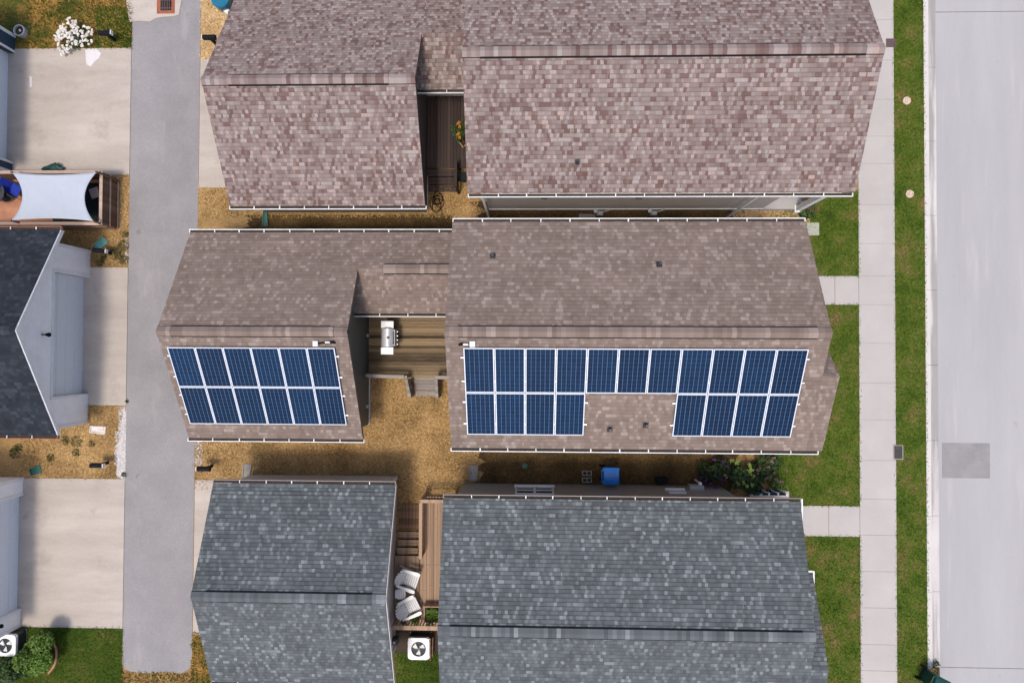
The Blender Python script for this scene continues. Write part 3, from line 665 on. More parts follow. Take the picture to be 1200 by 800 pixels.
# rake boards along the east gable
m = MB()
for sg in (1, -1):
    ye_ = B['yr'] + sg * ((B['hn'] if sg > 0 else B['hs']) - 0.02); m.hexa(*[[(B['xb'] + 0.003, B['yr'], B['zr'] - dz), (B['xb'] + 0.03, B['yr'], B['zr'] - dz), (B['xb'] + 0.03, ye_, B['ze'] - dz), (B['xb'] + 0.003, ye_, B['ze'] - dz)] for dz in (0.22, 0.02)])
m.build('rake_board', 'trim_beige', bl)
rooted(bl)
B = BD['BR']
br = thing('house', 'blue grey shingle house at the bottom with a grey side wall', 'house', (3.4, B['yr'], 0))
gable_roof(br, B, 'shingle_grey', 0.45)
bry = min(at(700, 566.5, 0.0).y, B['yr'] + B['hn'] - 0.03); brx1 = at(843, 569).x
walls(br, B['xa'] + 0.45, brx1, B['yr'] - B['hs'] + 0.3, bry, B['yr'], B['zr'], B['p'], 'siding_grey', 0.22)
walls(br, brx1 + 0.003, at(880, 600).x, B['yr'] - B['hs'] + 0.3, bry - 0.75, B['yr'], B['zr'], B['p'], 'siding_grey', 0.22)
gutter(br, B['xa'] - 0.0, B['xb'] + 0.02, B['yr'] + B['hn'] + 0.004, B['zn'], 1, mat='gutter_bronze', straps=1.0)
# front bay roof
q = on_plane(962, 785, B['zr'], B['yr'], -B['p']); bx = at(971, 785, q.z).x; c = 1 / math.sqrt(1 + B['p'] ** 2); ne = at(955, 672, q.z - 1.1).y
mb = MB(); slope(mb, B['xb'] + 0.003, bx, B['xb'] + 0.003, bx, q.y, q.z, B['yr'] - B['hs'], B['p'], u0=5.0, v0=(B['yr'] - q.y) / c)
slope(mb, B['xb'] - 0.4, bx, B['xb'] - 0.4, bx, q.y, q.z, ne, 0.42, u0=8.0, v0=300 * EXPO)
mb.build('bay_roof', ['shingle_grey', 'trim_brown'], br)
m = MB(); m.box(B['xb'] - 0.35, q.y - 1.0, 0, bx - 0.35, ne - 0.35, q.z - 1.6); m.build('bay_wall', 'siding_grey', br)
m = MB(); m.box(bx + 0.003, ne - 0.62, q.z - 0.42 * abs(ne - q.y) - 0.02, bx + 0.06, ne + 0.06, q.z - 0.42 * abs(ne - q.y) + 0.05); m.box(B['xb'] + 0.05, ne + 0.012, q.z - 0.42 * abs(ne - q.y) - 0.02, bx - 0.002, ne + 0.07, q.z - 0.42 * abs(ne - q.y) + 0.05); m.build('bay_gutter', 'trim_white', br)
m = MB(); m.box(B['xb'] + 0.022, B['yr'] + B['hn'] - 0.7, B['zn'] - 0.06, B['xb'] + 0.07, B['yr'] + B['hn'] + 0.12, B['zn'] + 0.04); m.build('gutter_return', 'trim_white', br)
# north wall windows and fittings
def window(root, pa, pb, z0, z1, y, sg, lights=2):
    xa_, xb_ = at(pa, 574, (z0 + z1) / 2).x, at(pb, 574, (z0 + z1) / 2).x
    w = MB(); f = 0.07
    for a, b, cc, d in ((xa_, xb_, z0, z0 + f), (xa_, xb_, z1 - f, z1), (xa_, xa_ + f, z0 + f, z1 - f), (xb_ - f, xb_, z0 + f, z1 - f)): w.box(a, y - 0.02, cc, b, y + 0.05, d)
    if lights == 2: w.box((xa_ + xb_) / 2 - 0.05, y - 0.02, z0 + f, (xa_ + xb_) / 2 + 0.05, y + 0.05, z1 - f)
    w.box(xa_ - 0.06, y - 0.02, z0 - 0.07, xb_ + 0.06, y + 0.10, z0 - 0.002)
    w.box(xa_ + f, y - 0.015, (z0 + z1) / 2 - 0.03, xb_ - f, y + 0.045, (z0 + z1) / 2 + 0.03)
    o = w.build('window', 'trim_white', root)
    g2 = MB(); g2.box(xa_ + f, y + 0.003, z0 + f, xb_ - f, y + 0.02, z1 - f); g2.build('glass', 'window_glass', o)
window(br, 604, 649, 0.85, 2.15, bry, 1); window(br, 783, 803, 1.2, 1.7, bry, 1, 1)
m = MB(); m.box(at(806, 568, 0.6).x, bry - 0.02, 0.55, at(822, 568, 0.6).x, bry + 0.16, 1.0); m.build('meter_box', 'galvanised', br)
q = at(819, 566, 0.6); m = MB(); m.cyl((q.x, bry + 0.22), 0.05, 0.05, 0.75, 10); m.cyl((q.x, bry + 0.22), 0.07, 0.75, 0.83, 10); m.build('vent_pipe', 'white_plastic', br)
# porch: slab, black rail with white posts
px0, px1 = at(878, 580, 0.2).x, at(938, 590, 0.2).x; pyn = at(905, 578, 1.1).y
m = MB(); m.box(px0, pyn - 5.0, -0.02, px1 - 0.5, pyn - 0.08, 0.30); m.build('porch_floor', 'walk_concrete', br)
m = MB(); xa_, xb_ = at(893, 579, 1.1).x, at(921, 579, 1.1).x
for z in (0.45, 1.15): m.box(xa_, pyn - 0.05, z, xb_, pyn + 0.02, z + 0.05)
k = xa_
while k < xb_: m.box(k, pyn - 0.03, 0.5, k + 0.02, pyn, 1.15); k += 0.11
ro = m.build('porch_railing', 'black_plastic', br)
for f in (0.25, 0.63, 0.98):
    m = MB(); x = xa_ + (xb_ - xa_) * f; m.box(x - 0.03, pyn - 0.06, 0.3, x + 0.03, pyn + 0.03, 1.23); m.build('post', 'trim_white', ro)
rooted(br)

# ---- pale garages on the far side of the alley
def front_garage(label, fpx, y_n, y_s, d_n, d_s, wallmat, roofmat, ridge_py, rake_px, zr, ze, gut='trim_white', lamp=None, reveal=0.16, depth=8.0, flat=False):
    X = at(fpx, 400).x; yn, ys_ = at(fpx, y_n).y, at(fpx, y_s).y; dn, ds = at(fpx, d_n).y, at(fpx, d_s).y
    yr = (yn + ys_) / 2 if ridge_py is None else at(rake_px, ridge_py, zr).y
    hwn, hws = yn + 0.35 - yr, yr - ys_ + 0.35; hw = (hwn + hws) / 2; p = (zr - ze) / hw
    xr = at(rake_px, ridge_py or 400, zr).x if rake_px is not None else X + 0.4
    t = thing('garage', label, 'garage', (X - depth / 2, yr, 0))
    mb = MB()
    if flat:     # the eave runs along the alley front, the ridge behind it
        xe_, xk = X + 0.42, X - depth / 2; run = xe_ - xk
        for sg in (1, -1):
            for k in range(int(run / 0.13)):
                a, b = k * 0.13, min((k + 1) * 0.13, run); za, zb_ = zr - a * (zr - ze) / run, zr - b * (zr - ze) / run
                q = [(xk + sg * a, ys_ - 0.3, za), (xk + sg * b, ys_ - 0.3, zb_ + 0.012), (xk + sg * b, yn + 0.3, zb_ + 0.012), (xk + sg * a, yn + 0.3, za)]
                mb.face(q, 0, [(ys_, a * 1.12), (ys_, b * 1.12), (yn, b * 1.12), (yn, a * 1.12)])
            mb.face([(xk, ys_ - 0.3, zr - TH), (xk + sg * run, ys_ - 0.3, ze - TH), (xk + sg * run, yn + 0.3, ze - TH), (xk, yn + 0.3, zr - TH)], 1)
            mb.face([(xk + sg * run, ys_ - 0.3, ze + .012), (xk + sg * run, ys_ - 0.3, ze - TH), (xk + sg * run, yn + 0.3, ze - TH), (xk + sg * run, yn + 0.3, ze + .012)], 1)
            for y in (ys_ - 0.3, yn + 0.3): mb.face([(xk, y, zr), (xk + sg * run, y, ze), (xk + sg * run, y, ze - TH), (xk, y, zr - TH)], 1)
        mb.build('roof', [roofmat, 'trim_white'], t)
        def zt(y): return ze - TH * 1.1
    else:
        for sg in (1, -1): slope(mb, X - depth, xr, X - depth, xr, yr, zr, yr + sg * hw, p, u0=random.uniform(0, 40), v0=0 if sg < 0 else 200 * EXPO)
        r = mb.build('roof', [roofmat, 'trim_white'], t); ridge(r, X - depth, xr + 0.004, yr, zr + 0.014, p, roofmat, 0.4, False)
        def zt(y): return zr - p * abs(y - yr) - TH * 1.2
    dh = 2.08 if not flat else 2.0
    # front wall as pieces around the door opening (thickness 0.2)
    m = MB()
    def wallpiece(ya, yb, z0):
        pr = sorted([ya, yb] + ([yr] if ya < yr < yb else []))
        lo = [(X, ya, z0), (X, yb, z0)]; hi = [(X, y, zt(y)) for y in pr[::-1]]
        f = lo + hi; m.face(f); m.face([(X - 0.2, y, z) for _, y, z in f][::-1])
        n = len(f)
        for i in range(n): a, b = f[i], f[(i + 1) % n]; m.face([a, b, (X - 0.2, b[1], b[2]), (X - 0.2, a[1], a[2])])
    wallpiece(ys_, ds, 0.0); wallpiece(dn, yn, 0.0); wallpiece(ds, dn, dh)
    for y in (ys_, yn):
        a, b = (y, y + 0.15) if y == ys_ else (y - 0.15, y); m.box(X - depth + 0.4, a, 0, X - 0.203, b, zt(y))
    m.build('wall', wallmat, t)
    d = MB(); n = 4
    for i in range(n): d.box(X - reveal - 0.05, ds + 0.003, i * dh / n + 0.006, X - reveal, dn - 0.003, (i + 1) * dh / n - 0.006)
    d.box(X - reveal - 0.06, ds + 0.003, 0.0, X - reveal - 0.02, dn - 0.003, dh); d.build('garage_door', 'door_white', t)
    m = MB(); w_ = 0.1
    m.box(X + 0.002, ds - w_, 0, X + 0.03, ds, dh + w_); m.box(X + 0.002, dn, 0, X + 0.03, dn + w_, dh + w_); m.box(X + 0.002, ds + 0.002, dh, X + 0.03, dn - 0.002, dh + w_)
    m.build('door_trim', 'trim_white', t)
    for ya, yb in ((yn - 0.12, yn + 0.02), (ys_ - 0.02, ys_ + 0.12)):
        m = MB(); m.box(X + 0.003, ya, 0, X + 0.028, yb, zt((ya + yb) / 2) if not flat else 2.2); m.build('corner_trim', 'trim_white', t)
    m = MB()
    for sg in (1, -1) if not flat else ():
        y2 = yr + sg * (hw - 0.02); z2 = zr - p * (hw - 0.02)
        m.hexa(*[[(xr + 0.003, yr, zr - dz), (xr + 0.03, yr, zr - dz), (xr + 0.03, y2, z2 - dz), (xr + 0.003, y2, z2 - dz)] for dz in (0.2, 0.02)])
    if not flat: m.build('rake_board', 'trim_white', t)
    for sg in (1, -1) if not flat else (): gutter(t, X - depth, xr + 0.03, yr + sg * (hw + 0.004), ze, sg, mat=gut)
    for (ly, lz) in (lamp or []):
        m = MB(); y = at(fpx, ly).y; m.cyl((X + 0.16, y), 0.09, lz, lz + 0.16, 12, 0, 0.05); m.bar((X, y, lz + 0.18), (X + 0.17, y, lz + 0.18), 0.05, 0.05); m.build('wall_lamp', 'black_plastic', t)
    rooted(t); return t
plain('door_white', (0.68, 0.72, 0.76), 0.5, 0.04)
front_garage('white gabled garage with a navy shingle roof facing the alley', 104.5, 294, 496, 325, 461, 'siding_white', 'shingle_navy', 387, 17, 4.46, 2.3, 'copper', [(394, 2.5)], reveal=0.26)
front_garage('white garage at the lower left edge beside the green bush', 30.5, 559, 733, 580, 712, 'siding_white', 'shingle_navy', None, None, 4.3, 2.5, 'trim_white', [(719, 1.2)], flat=True)
front_garage('navy sided garage with white trim at the upper left edge', 11.5, 42, 204, 63, 190, 'siding_navy', 'shingle_navy', None, None, 4.3, 2.5, 'trim_white', None, 0.28, flat=True)

# ------------------------------------------------------------------ solar arrays
PW, PH, PX, PY = 1.005, 1.665, 0.985, 1.645
def make_panel():
    c = MB(); w = 0.030; h = 0.04; a, b, d, e = w, w, PX - w, PY - w
    c.face([(a, b, h - 0.006), (d, b, h - 0.006), (d, e, h - 0.006), (a, e, h - 0.006)], 0, [(0, 0), (1, 0), (1, 1), (0, 1)])
    c.face([(a, e, 0.004), (d, e, 0.004), (d, b, 0.004), (a, b, 0.004)])
    for p, q in (((a, b), (d, b)), ((d, b), (d, e)), ((d, e), (a, e)), ((a, e), (a, b))): c.face([(p[0], p[1], 0.004), (q[0], q[1], 0.004), (q[0], q[1], h - 0.006), (p[0], p[1], h - 0.006)], 0, [(0.5, 0.5)] * 4)
    t = c.build('solar_panel', 'solar_cells')
    w = 0.03; f = MB(); f.box(0, 0, 0, PX, w, h); f.box(0, PY - w, 0, PX, PY, h); f.box(0, w, 0, w, PY - w, h); f.box(PX - w, w, 0, PX, PY - w, h)
    f.build('frame', 'frame_silver', t); return t
proto = make_panel(); used = False
def place_panel(array, B, u, v, i, jrow):
    global used
    c = 1 / math.sqrt(1 + B['p'] ** 2); s = v + PH * (jrow + 1)
    loc = Vector((u + PW * i, B['yr'] - s * c, B['zr'] - s * c * B['p'])) + Vector((0, -B['p'] * c, c)) * 0.10
    o = dup(proto, loc) if used else proto
    used = True; o.location = loc; o.rotation_euler = (math.atan(B['p']), 0, 0); o.parent = array
def array(B, u, v, cells_, runs, label):
    c = 1 / math.sqrt(1 + B['p'] ** 2); nrm = Vector((0, -B['p'] * c, c)); t = thing('solar_array', label, 'solar array', (u, B['yr'] - v * c, B['zr'] - v * c * B['p']))
    for i, jrow in cells_: place_panel(t, B, u, v, i, jrow)
    for s, i0, i1 in runs:
        m = MB(); P = lambda x, h: Vector((x, B['yr'] - (v + s) * c, B['zr'] - (v + s) * c * B['p'])) + nrm * h
        m.bar(P(u + i0 * PW - 0.11, 0.075), P(u + i1 * PW + 0.09, 0.075), 0.045, 0.045)
        k = i0
        while k <= i1: m.bar(P(u + k * PW + 0.02, 0.0), P(u + k * PW + 0.02, 0.06), 0.06, 0.04); k += 1.5
        m.build('rail', 'frame_silver', t)
    rooted(t)
MLU, MLV, MRU, MRV = -12.93, 0.56, -2.16, 0.50
array(BD['ML'], MLU, MLV, [(i, r) for r in (0, 1) for i in range(6)], [(s, 0, 6) for s in (0.4, 1.27, 2.07, 2.93)], 'array of twelve blue solar panels in two rows on the brown garage roof')
array(BD['MR'], MRU, MRV, [(i, 0) for i in range(11)] + [(i, 1) for i in (0, 1, 2, 3, 7, 8, 9, 10)], [(0.4, 0, 11), (1.27, 0, 11), (2.07, 0, 4), (2.93, 0, 4), (2.07, 7, 11), (2.93, 7, 11)], 'array of nineteen blue solar panels with a gap on the brown house roof')
def jbox(B, bpx, cpx, label):
    Pq = on_plane(bpx[0], bpx[1], B['zr'], B['yr'], -B['p']); C2 = on_plane(cpx[0], cpx[1], B['zr'], B['yr'], -B['p'])
    t = thing('junction_box', label, 'junction box', Pq)
    m = MB(); m.box(Pq.x - 0.09, Pq.y - 0.10, Pq.z - 0.05, Pq.x + 0.09, Pq.y + 0.09, Pq.z + 0.16); m.build('box', 'white_plastic', t, bevel=0.01)
    m = MB(); m.tube([(Pq.x, Pq.y, Pq.z + 0.1), ((Pq.x + C2.x) / 2, (Pq.y + C2.y) / 2, (Pq.z + C2.z) / 2 + 0.10), (C2.x, C2.y, C2.z + 0.1), (C2.x + (0.05 if C2.x > Pq.x else -0.05), C2.y, C2.z - 0.04)], [0.03, 0.03, 0.05, 0.05], 8); m.build('conduit', 'black_plastic', t)
    m = MB(); m.tube([(C2.x + (-0.09 if C2.x > Pq.x else 0.09), C2.y, C2.z + 0.13), (C2.x + (-0.26 if C2.x > Pq.x else 0.26), C2.y, C2.z + 0.13)], 0.035, 8); m.build('elbow', 'white_plastic', t)
    rooted(t)
jbox(BD['MR'], (554, 403), (540, 403.5), 'white junction box with black conduit above the house solar panels')
jbox(BD['ML'], (371, 402.5), (391, 401), 'white junction box with black conduit above the garage solar panels')

# ------------------------------------------------------------------ decks
def boards(mb, x0, y0, x1, y1, z, along, bw=0.14, t=0.035, gap=0.010):
    if along == 'x':
        y = y0
        while y < y1 - 0.02:
            e = min(y + bw - gap, y1); s = x0; L = random.uniform(1.2, 3.5)
            while s < x1 - 0.01:
                f = min(s + L, x1); mb.box(s, y, z - t, f - 0.004, e, z + random.uniform(-0.003, 0.003)); s = f; L = 3.6
            y += bw
    else:
        x = x0
        while x < x1 - 0.02:
            e = min(x + bw - gap, x1); s = y0; L = random.uniform(1.2, 3.5)
            while s < y1 - 0.01:
                f = min(s + L, y1); mb.box(x, s, z - t, e, f - 0.004, z + random.uniform(-0.003, 0.003)); s = f; L = 3.6
            x += bw
def railing(parent, pts, z0, z1, mat, w=0.14, bal=0.12, name='railing', posts=True):
    m = MB()
    for a, b in zip(pts, pts[1:]):
        a2, b2 = Vector((a[0], a[1], z1 - 0.02)), Vector((b[0], b[1], z1 - 0.02)); L = (b2 - a2).length; d = (b2 - a2) / L
        m.bar(a2 + d * 0.001, b2 - d * (w / 2 + 0.001), w, 0.04)
        m.bar(a2 + Vector((0, 0, -0.10)) + d * 0.05, b2 + Vector((0, 0, -0.10)) - d * 0.05, 0.04, 0.08); m.bar(Vector((a[0], a[1], z0 + 0.12)) + d * 0.05, Vector((b[0], b[1], z0 + 0.12)) - d * 0.05, 0.04, 0.08)
        k = 0.1
        while k < L - 0.05:
            p = a2 + d * k; m.box(p.x - 0.018, p.y - 0.018, z0 + 0.16, p.x + 0.018, p.y + 0.018, z1 - 0.14); k += bal
    o = m.build(name, mat, parent)
    if posts:
        for a in pts:
            q = MB(); q.box(a[0] - 0.045, a[1] - 0.045, max(0, z0 - 0.5), a[0] + 0.045, a[1] + 0.045, z1 - 0.043); q.build('post', mat, o)
    return o
# weathered deck between the brown garage and house
DZ1 = 0.40
x0, x1 = MLWX + 0.04, at(560, 400, DZ1).x; y1, y0 = ml_E.y + 0.3, at(470, 442, DZ1 + 0.0).y
dk = thing('deck', 'weathered wooden deck with grill between the brown garage and brown house', 'deck', (x0, y0, 0))
m = MB(); boards(m, x0, y0, x1, y1, DZ1, 'x'); m.build('deck_boards', 'wood_weathered', dk)
m = MB(); m.box(x0, y0 + 0.02, 0.0, x1, y0 + 0.06, DZ1 - 0.04); m.build('skirt', 'wood_grey_rail', dk)
RZ = 1.25
ra = [at(*p, RZ) for p in ((429, 440), (475.5, 441.5))]
railing(dk, [(p.x, p.y) for p in ra], DZ1, RZ, 'wood_grey_rail')
q0 = at(475.5, 441.5, RZ); q1 = at(480, 464, 0.95)
def slantrail(parent, a, b, za, zb, mat):
    m = MB(); A = Vector((a.x, a.y, za)); Bv = Vector((b.x, b.y, zb)); m.bar(A + Vector((0, -0.08, 0)), Bv, 0.12, 0.04)
    k = 0.15
    L = (Bv - A).length
    while k < L: p = A + (Bv - A) * (k / L); m.box(p.x - 0.018, p.y - 0.035, 0.03, p.x + 0.018, p.y + 0.035, p.z - 0.03); k += 0.085
    o = m.build('stair_rail', mat, parent); q = MB(); q.box(b.x - 0.045, b.y - 0.045, 0, b.x + 0.045, b.y + 0.045, zb - 0.023); q.build('post', mat, o)
slantrail(dk, q0, q1, RZ - 0.02, 0.95, 'wood_grey_rail')
q2 = at(511, 442, RZ); q3 = at(512, 465, 0.95); slantrail(dk, q2, q3, RZ - 0.02, 0.95, 'wood_grey_rail')
q4 = at(545, 442.5, RZ); railing(dk, [(q2.x, q2.y), (q4.x, q4.y)], DZ1, RZ, 'wood_grey_rail')
st = MB(); sx0, sx1 = q1.x + 0.06, q3.x - 0.06
for k in range(3):
    zz = DZ1 - 0.13 * (k + 1) + 0.02; ya = y0 - 0.003 - 0.27 * k
    boards(st, sx0, ya - 0.27, sx1, ya - 0.001, zz, 'x', 0.135); st.box(sx0, ya - 0.27, 0, sx1, ya - 0.25, zz - 0.04)
st.build('stairs', 'wood_grey_rail', dk); rooted(dk)
# gas grill on it
def grill():
    q = at(453.5, 395.5, DZ1 + 0.95); t = thing('gas_grill', 'silver gas grill with side shelves standing on the weathered deck', 'grill', (q.x, q.y, DZ1))
    z = DZ1
    m = MB(); m.box(q.x - 0.24, q.y - 0.38, z + 0.06, q.x + 0.24, q.y + 0.38, z + 0.80); m.build('cart', 'dark_metal', t, bevel=0.015)
    for sg in (1, -1):
        a, b = sorted((q.y + sg * 0.385, q.y + sg * 0.68)); m = MB(); m.box(q.x - 0.27, a, z + 0.83, q.x + 0.25, b, z + 0.88); m.build('side_shelf', 'steel', t, bevel=0.015)
    m = MB(); n = 10; prev = None; ys = (q.y - 0.37, q.y + 0.37)
    ring_ = [(q.x + 0.25 * math.cos(math.pi * k / n) , z + 0.81 + 0.26 * math.sin(math.pi * k / n)) for k in range(n + 1)]
    for a, b in zip(ring_, ring_[1:]): m.face([(a[0], ys[0], a[1]), (b[0], ys[0], b[1]), (b[0], ys[1], b[1]), (a[0], ys[1], a[1])])
    for y in ys: m.face([(a[0], y, a[1]) for a in ring_])
    m.face([(q.x - .25, ys[0], z + .81), (q.x + .25, ys[0], z + .81), (q.x + .25, ys[1], z + .81), (q.x - .25, ys[1], z + .81)])
    lid = m.build('lid', 'steel', t, smooth=False)
    m = MB(); m.cyl((q.x + 0.07, q.y), 0.05, z + 1.06, z + 1.085, 14); m.build('thermometer', 'dark_metal', lid)
    m = MB(); m.tube([(q.x + 0.30, q.y - 0.32, z + 0.90), (q.x + 0.30, q.y + 0.32, z + 0.90)], 0.018, 8)
    for sg in (1, -1): m.bar((q.x + 0.22, q.y + sg * 0.30, z + 0.90), (q.x + 0.30, q.y + sg * 0.30, z + 0.90), 0.02, 0.02)
    m.build('handle', 'steel', t)
    m = MB(); m.box(q.x + 0.243, q.y - 0.36, z + 0.66, q.x + 0.36, q.y + 0.36, z + 0.79); cp = m.build('control_panel', 'dark_metal', t, bevel=0.01)
    for k in range(4): m = MB(); y = q.y - 0.26 + 0.17 * k; m.tube([(q.x + 0.36, y, z + 0.735), (q.x + 0.40, y, z + 0.735)], 0.03, 10); m.build('knob', 'steel', cp)
    for sx in (1, -1):
        for sy in (1, -1): m = MB(); m.tube([(q.x + sx * 0.2, q.y + sy * 0.36, z + 0.05), (q.x + sx * 0.2, q.y + sy * 0.33, z + 0.05)], 0.05, 12); m.build('wheel', 'black_plastic', t)
    rooted(t)
grill()
# newer deck between the grey garage and grey house
DZ2 = 0.55
xw = BLWX + 0.04; xe = at(530, 650, DZ2).x; ysd, ymid = at(490, 735, DZ2).y, at(490, 651, DZ2).y; ynd = at(505, 588, DZ2).y; xm = at(492, 620, DZ2).x
d2 = thing('deck', 'light brown deck with white lounge chairs between the grey garage and grey house', 'deck', (xw, ysd, 0))
m = MB(); boards(m, xm + 0.003, ymid - 0.35, xe, ynd, DZ2, 'y', 0.145); boards(m, xm + 0.003, ysd, xe, ymid - 0.353, DZ2, 'y', 0.145); boards(m, xw, ysd, xm - 0.003, ymid, DZ2, 'y', 0.145); m.build('deck_boards', 'wood_new', d2)
m = MB(); m.box(xm, ynd + 0.004, 0, xe, ynd + 0.04, DZ2 - 0.02); m.build('skirt', 'wood_tan_rail', d2)
st = MB()
for k in range(3):
    zz = DZ2 - 0.15 * (k + 1) + 0.0; ya = ymid + 0.005 + 0.29 * k
    boards(st, xw + 0.05, ya, xm - 0.1, ya + 0.285, zz, 'x', 0.142)
    st.box(xw + 0.05, ya, 0, xm - 0.1, ya + 0.02, zz - 0.04)
st.build('stairs', 'wood_new', d2)
x_, yb_, x2_, yt_ = rect(467, 622, 491, 590, 0.05); m = MB(); boards(m, xw + 0.05, ymid + 0.95, xm - 0.05, yt_, 0.07, 'y', 0.145); m.build('landing', 'wood_fence', d2)
RZ2 = 1.45
r0 = at(491.5, 654, RZ2); r1 = at(493, 587, RZ2); r2 = at(530, 586.5, RZ2)
railing(d2, [(r1.x, r0.y), (r1.x, r1.y), (r2.x, r1.y)], DZ2, RZ2, 'wood_tan_rail', 0.13)
s0 = at(486, 735.5, RZ2); railing(d2, [(at(460, 735, RZ2).x, s0.y), (at(516, 735, RZ2).x, s0.y)], DZ2, RZ2, 'wood_tan_rail', 0.17)
rooted(d2)
# adirondack chairs
def chair(px, py, rz, label):
    q = at(px, py, DZ2 + 0.55); t = thing('lounge_chair', label, 'chair', (q.x, q.y, DZ2), rz, 'white lounge chairs on the deck')
    s = MB()                                  # local: faces +x
    for k in range(6): x = -0.12 + 0.09 * k; z = 0.27 + 0.020 * k; s.hexa([(x, -0.27, z), (x + 0.078, -0.27, z + 0.017), (x + 0.078, 0.27, z + 0.017), (x, 0.27, z)], [(x, -0.27, z + 0.025), (x + 0.078, -0.27, z + 0.042), (x + 0.078, 0.27, z + 0.042), (x, 0.27, z + 0.025)])
    s.build('seat', 'white_plastic', t)
    b = MB()
    for k in range(7):
        f = k - 3; y0_ = f * 0.072; y1_ = f * 0.098; h = 0.66 - 0.022 * f * f
        A = Vector((-0.13, y0_, 0.27)); Bq = Vector((-0.13 - h * 0.52, y1_, 0.27 + h * 0.85)); b.bar(A, Bq, 0.062, 0.025) if False else None
        d = (Bq - A).normalized(); sd = Vector((0, 1, 0)); nn = d.cross(sd).normalized()
        b.hexa([A - sd * 0.030 - nn * 0.012, A + sd * 0.030 - nn * 0.012, Bq + sd * 0.043 - nn * 0.012, Bq - sd * 0.043 - nn * 0.012], [A - sd * 0.030 + nn * 0.012, A + sd * 0.030 + nn * 0.012, Bq + sd * 0.043 + nn * 0.012, Bq - sd * 0.043 + nn * 0.012])
    b.bar((-0.30, -0.26, 0.52), (-0.30, 0.26, 0.52), 0.06, 0.03); b.build('backrest', 'white_plastic', t)
    for sg in (1, -1):
        a = MB(); a.prism([(-0.34, sg * 0.34 - 0.045), (0.30, sg * 0.36 - 0.075), (0.42, sg * 0.36 - 0.05), (0.42, sg * 0.36 + 0.05), (0.30, sg * 0.36 + 0.075), (-0.34, sg * 0.34 + 0.045)], 0.54, 0.565); a.build('armrest', 'white_plastic', t)
        l = MB(); l.box(0.30, sg * 0.32 - 0.02, 0, 0.39, sg * 0.32 + 0.02, 0.538); l.build('leg', 'white_plastic', t)
        l = MB(); l.bar((0.36, sg * 0.285, 0.34), (-0.50, sg * 0.285, 0.04), 0.025, 0.12); l.build('leg', 'white_plastic', t)
    return t
chair(477.5, 680, math.radians(-18), 'white slatted lounge chair nearest the deck steps, north of the side table')
chair(478.5, 713, math.radians(27), 'white slatted lounge chair nearest the planter, south of the side table')
q = at(469, 696, DZ2 + 0.45); t = thing('side_table', 'small white round-cornered side table between the two white lounge chairs', 'table', (q.x, q.y, DZ2))
m = MB()
for k in range(5): m.box(-0.21 + 0.086 * k, -0.20 + (0.035 if k in (0, 4) else 0), 0.42, -0.13 + 0.086 * k, 0.20 - (0.035 if k in (0, 4) else 0), 0.45)
m.build('tabletop', 'white_plastic', t, bevel=0.012)
for sx in (1, -1):
    for sy in (1, -1): m = MB(); m.box(sx * 0.15 - 0.02, sy * 0.15 - 0.02, 0, sx * 0.15 + 0.02, sy * 0.15 + 0.02, 0.418); m.build('leg', 'white_plastic', t)
# dark deck between the mauve garage and house
DZ3 = 0.45
x0, x1 = TLWX + 0.036, at(560, 150, DZ3).x; y1, y0 = tl_wy - 0.035, at(520, 197, DZ3).y
d3 = thing('deck', 'dark stained deck with steps in the shade between the mauve garage and mauve house', 'deck', (x0, y0, 0))
m = MB(); boards(m, x0, y0, x1, y1, DZ3, 'y', 0.14); m.build('deck_boards', 'wood_dark', d3)
st = MB()
for k in range(3): ya = y0 - 0.003 - 0.3 * k; boards(st, x0, ya - 0.295, x1 - 0.9, ya - 0.001, DZ3 - 0.14 * (k + 1), 'x', 0.147); st.box(x0, ya - 0.295, 0, x1 - 0.9, ya - 0.27, DZ3 - 0.14 * (k + 1) - 0.04)
st.build('stairs', 'wood_dark', d3)
rq = at(534, 190, 1.3); railing(d3, [(rq.x, y0 - 0.95), (rq.x, y0 + 0.05)], 0.2, 1.3, 'wood_dark', 0.1)
rooted(d3)

# ------------------------------------------------------------------ fenced terrace with the shade sail (upper left)
FZ = 1.15
fx1 = at(118, 232, FZ).x; fyn, fys = at(100, 201.5, FZ).y, at(60, 262, FZ).y; fx0 = -24.0
tc = thing('terrace', 'brown fenced terrace under a white shade sail beside the alley', 'terrace', (fx1, fys, 0))
m = MB(); m.box(fx0, fys + 0.05, 0, fx1 - 0.05, fyn - 0.05, 0.16); m.build('floor', 'terracotta', tc)
m = MB(); m.box(at(62, 230, 0.2).x, fys + 0.3, 0.162, fx1 - 0.1, fyn - 0.2, 0.19); m.build('mat', 'cloth_black', tc)
def fence_panel(a, b, nrm, slats=4):
    m = MB(); a = Vector((a[0], a[1], 0)); b = Vector((b[0], b[1], 0)); d = (b - a).normalized()
    n = 9
    for k in range(n):
        z0 = 0.04 + k * (FZ - 0.08) / n; m.bar(a + Vector((0, 0, z0 + 0.055)), b + Vector((0, 0, z0 + 0.055)), 0.03, (FZ - 0.08) / n - 0.012)
    o = m.build('fence_panel', 'wood_fence', tc)
    m = MB(); m.bar(a - d * 0.05 + Vector((0, 0, FZ - 0.015)), b + d * 0.05 + Vector((0, 0, FZ - 0.015)), 0.13, 0.03); m.build('top_rail', 'wood_pink_rail', o)
    for z in (0.60, 0.08):
        m = MB(); m.bar(a + Vector(nrm) * 0.035 + Vector((0, 0, z)), b + Vector(nrm) * 0.035 + Vector((0, 0, z)), 0.035, 0.06); m.build('rail', 'wood_pink_rail' if nrm[0] else 'wood_fence', o)
    return o
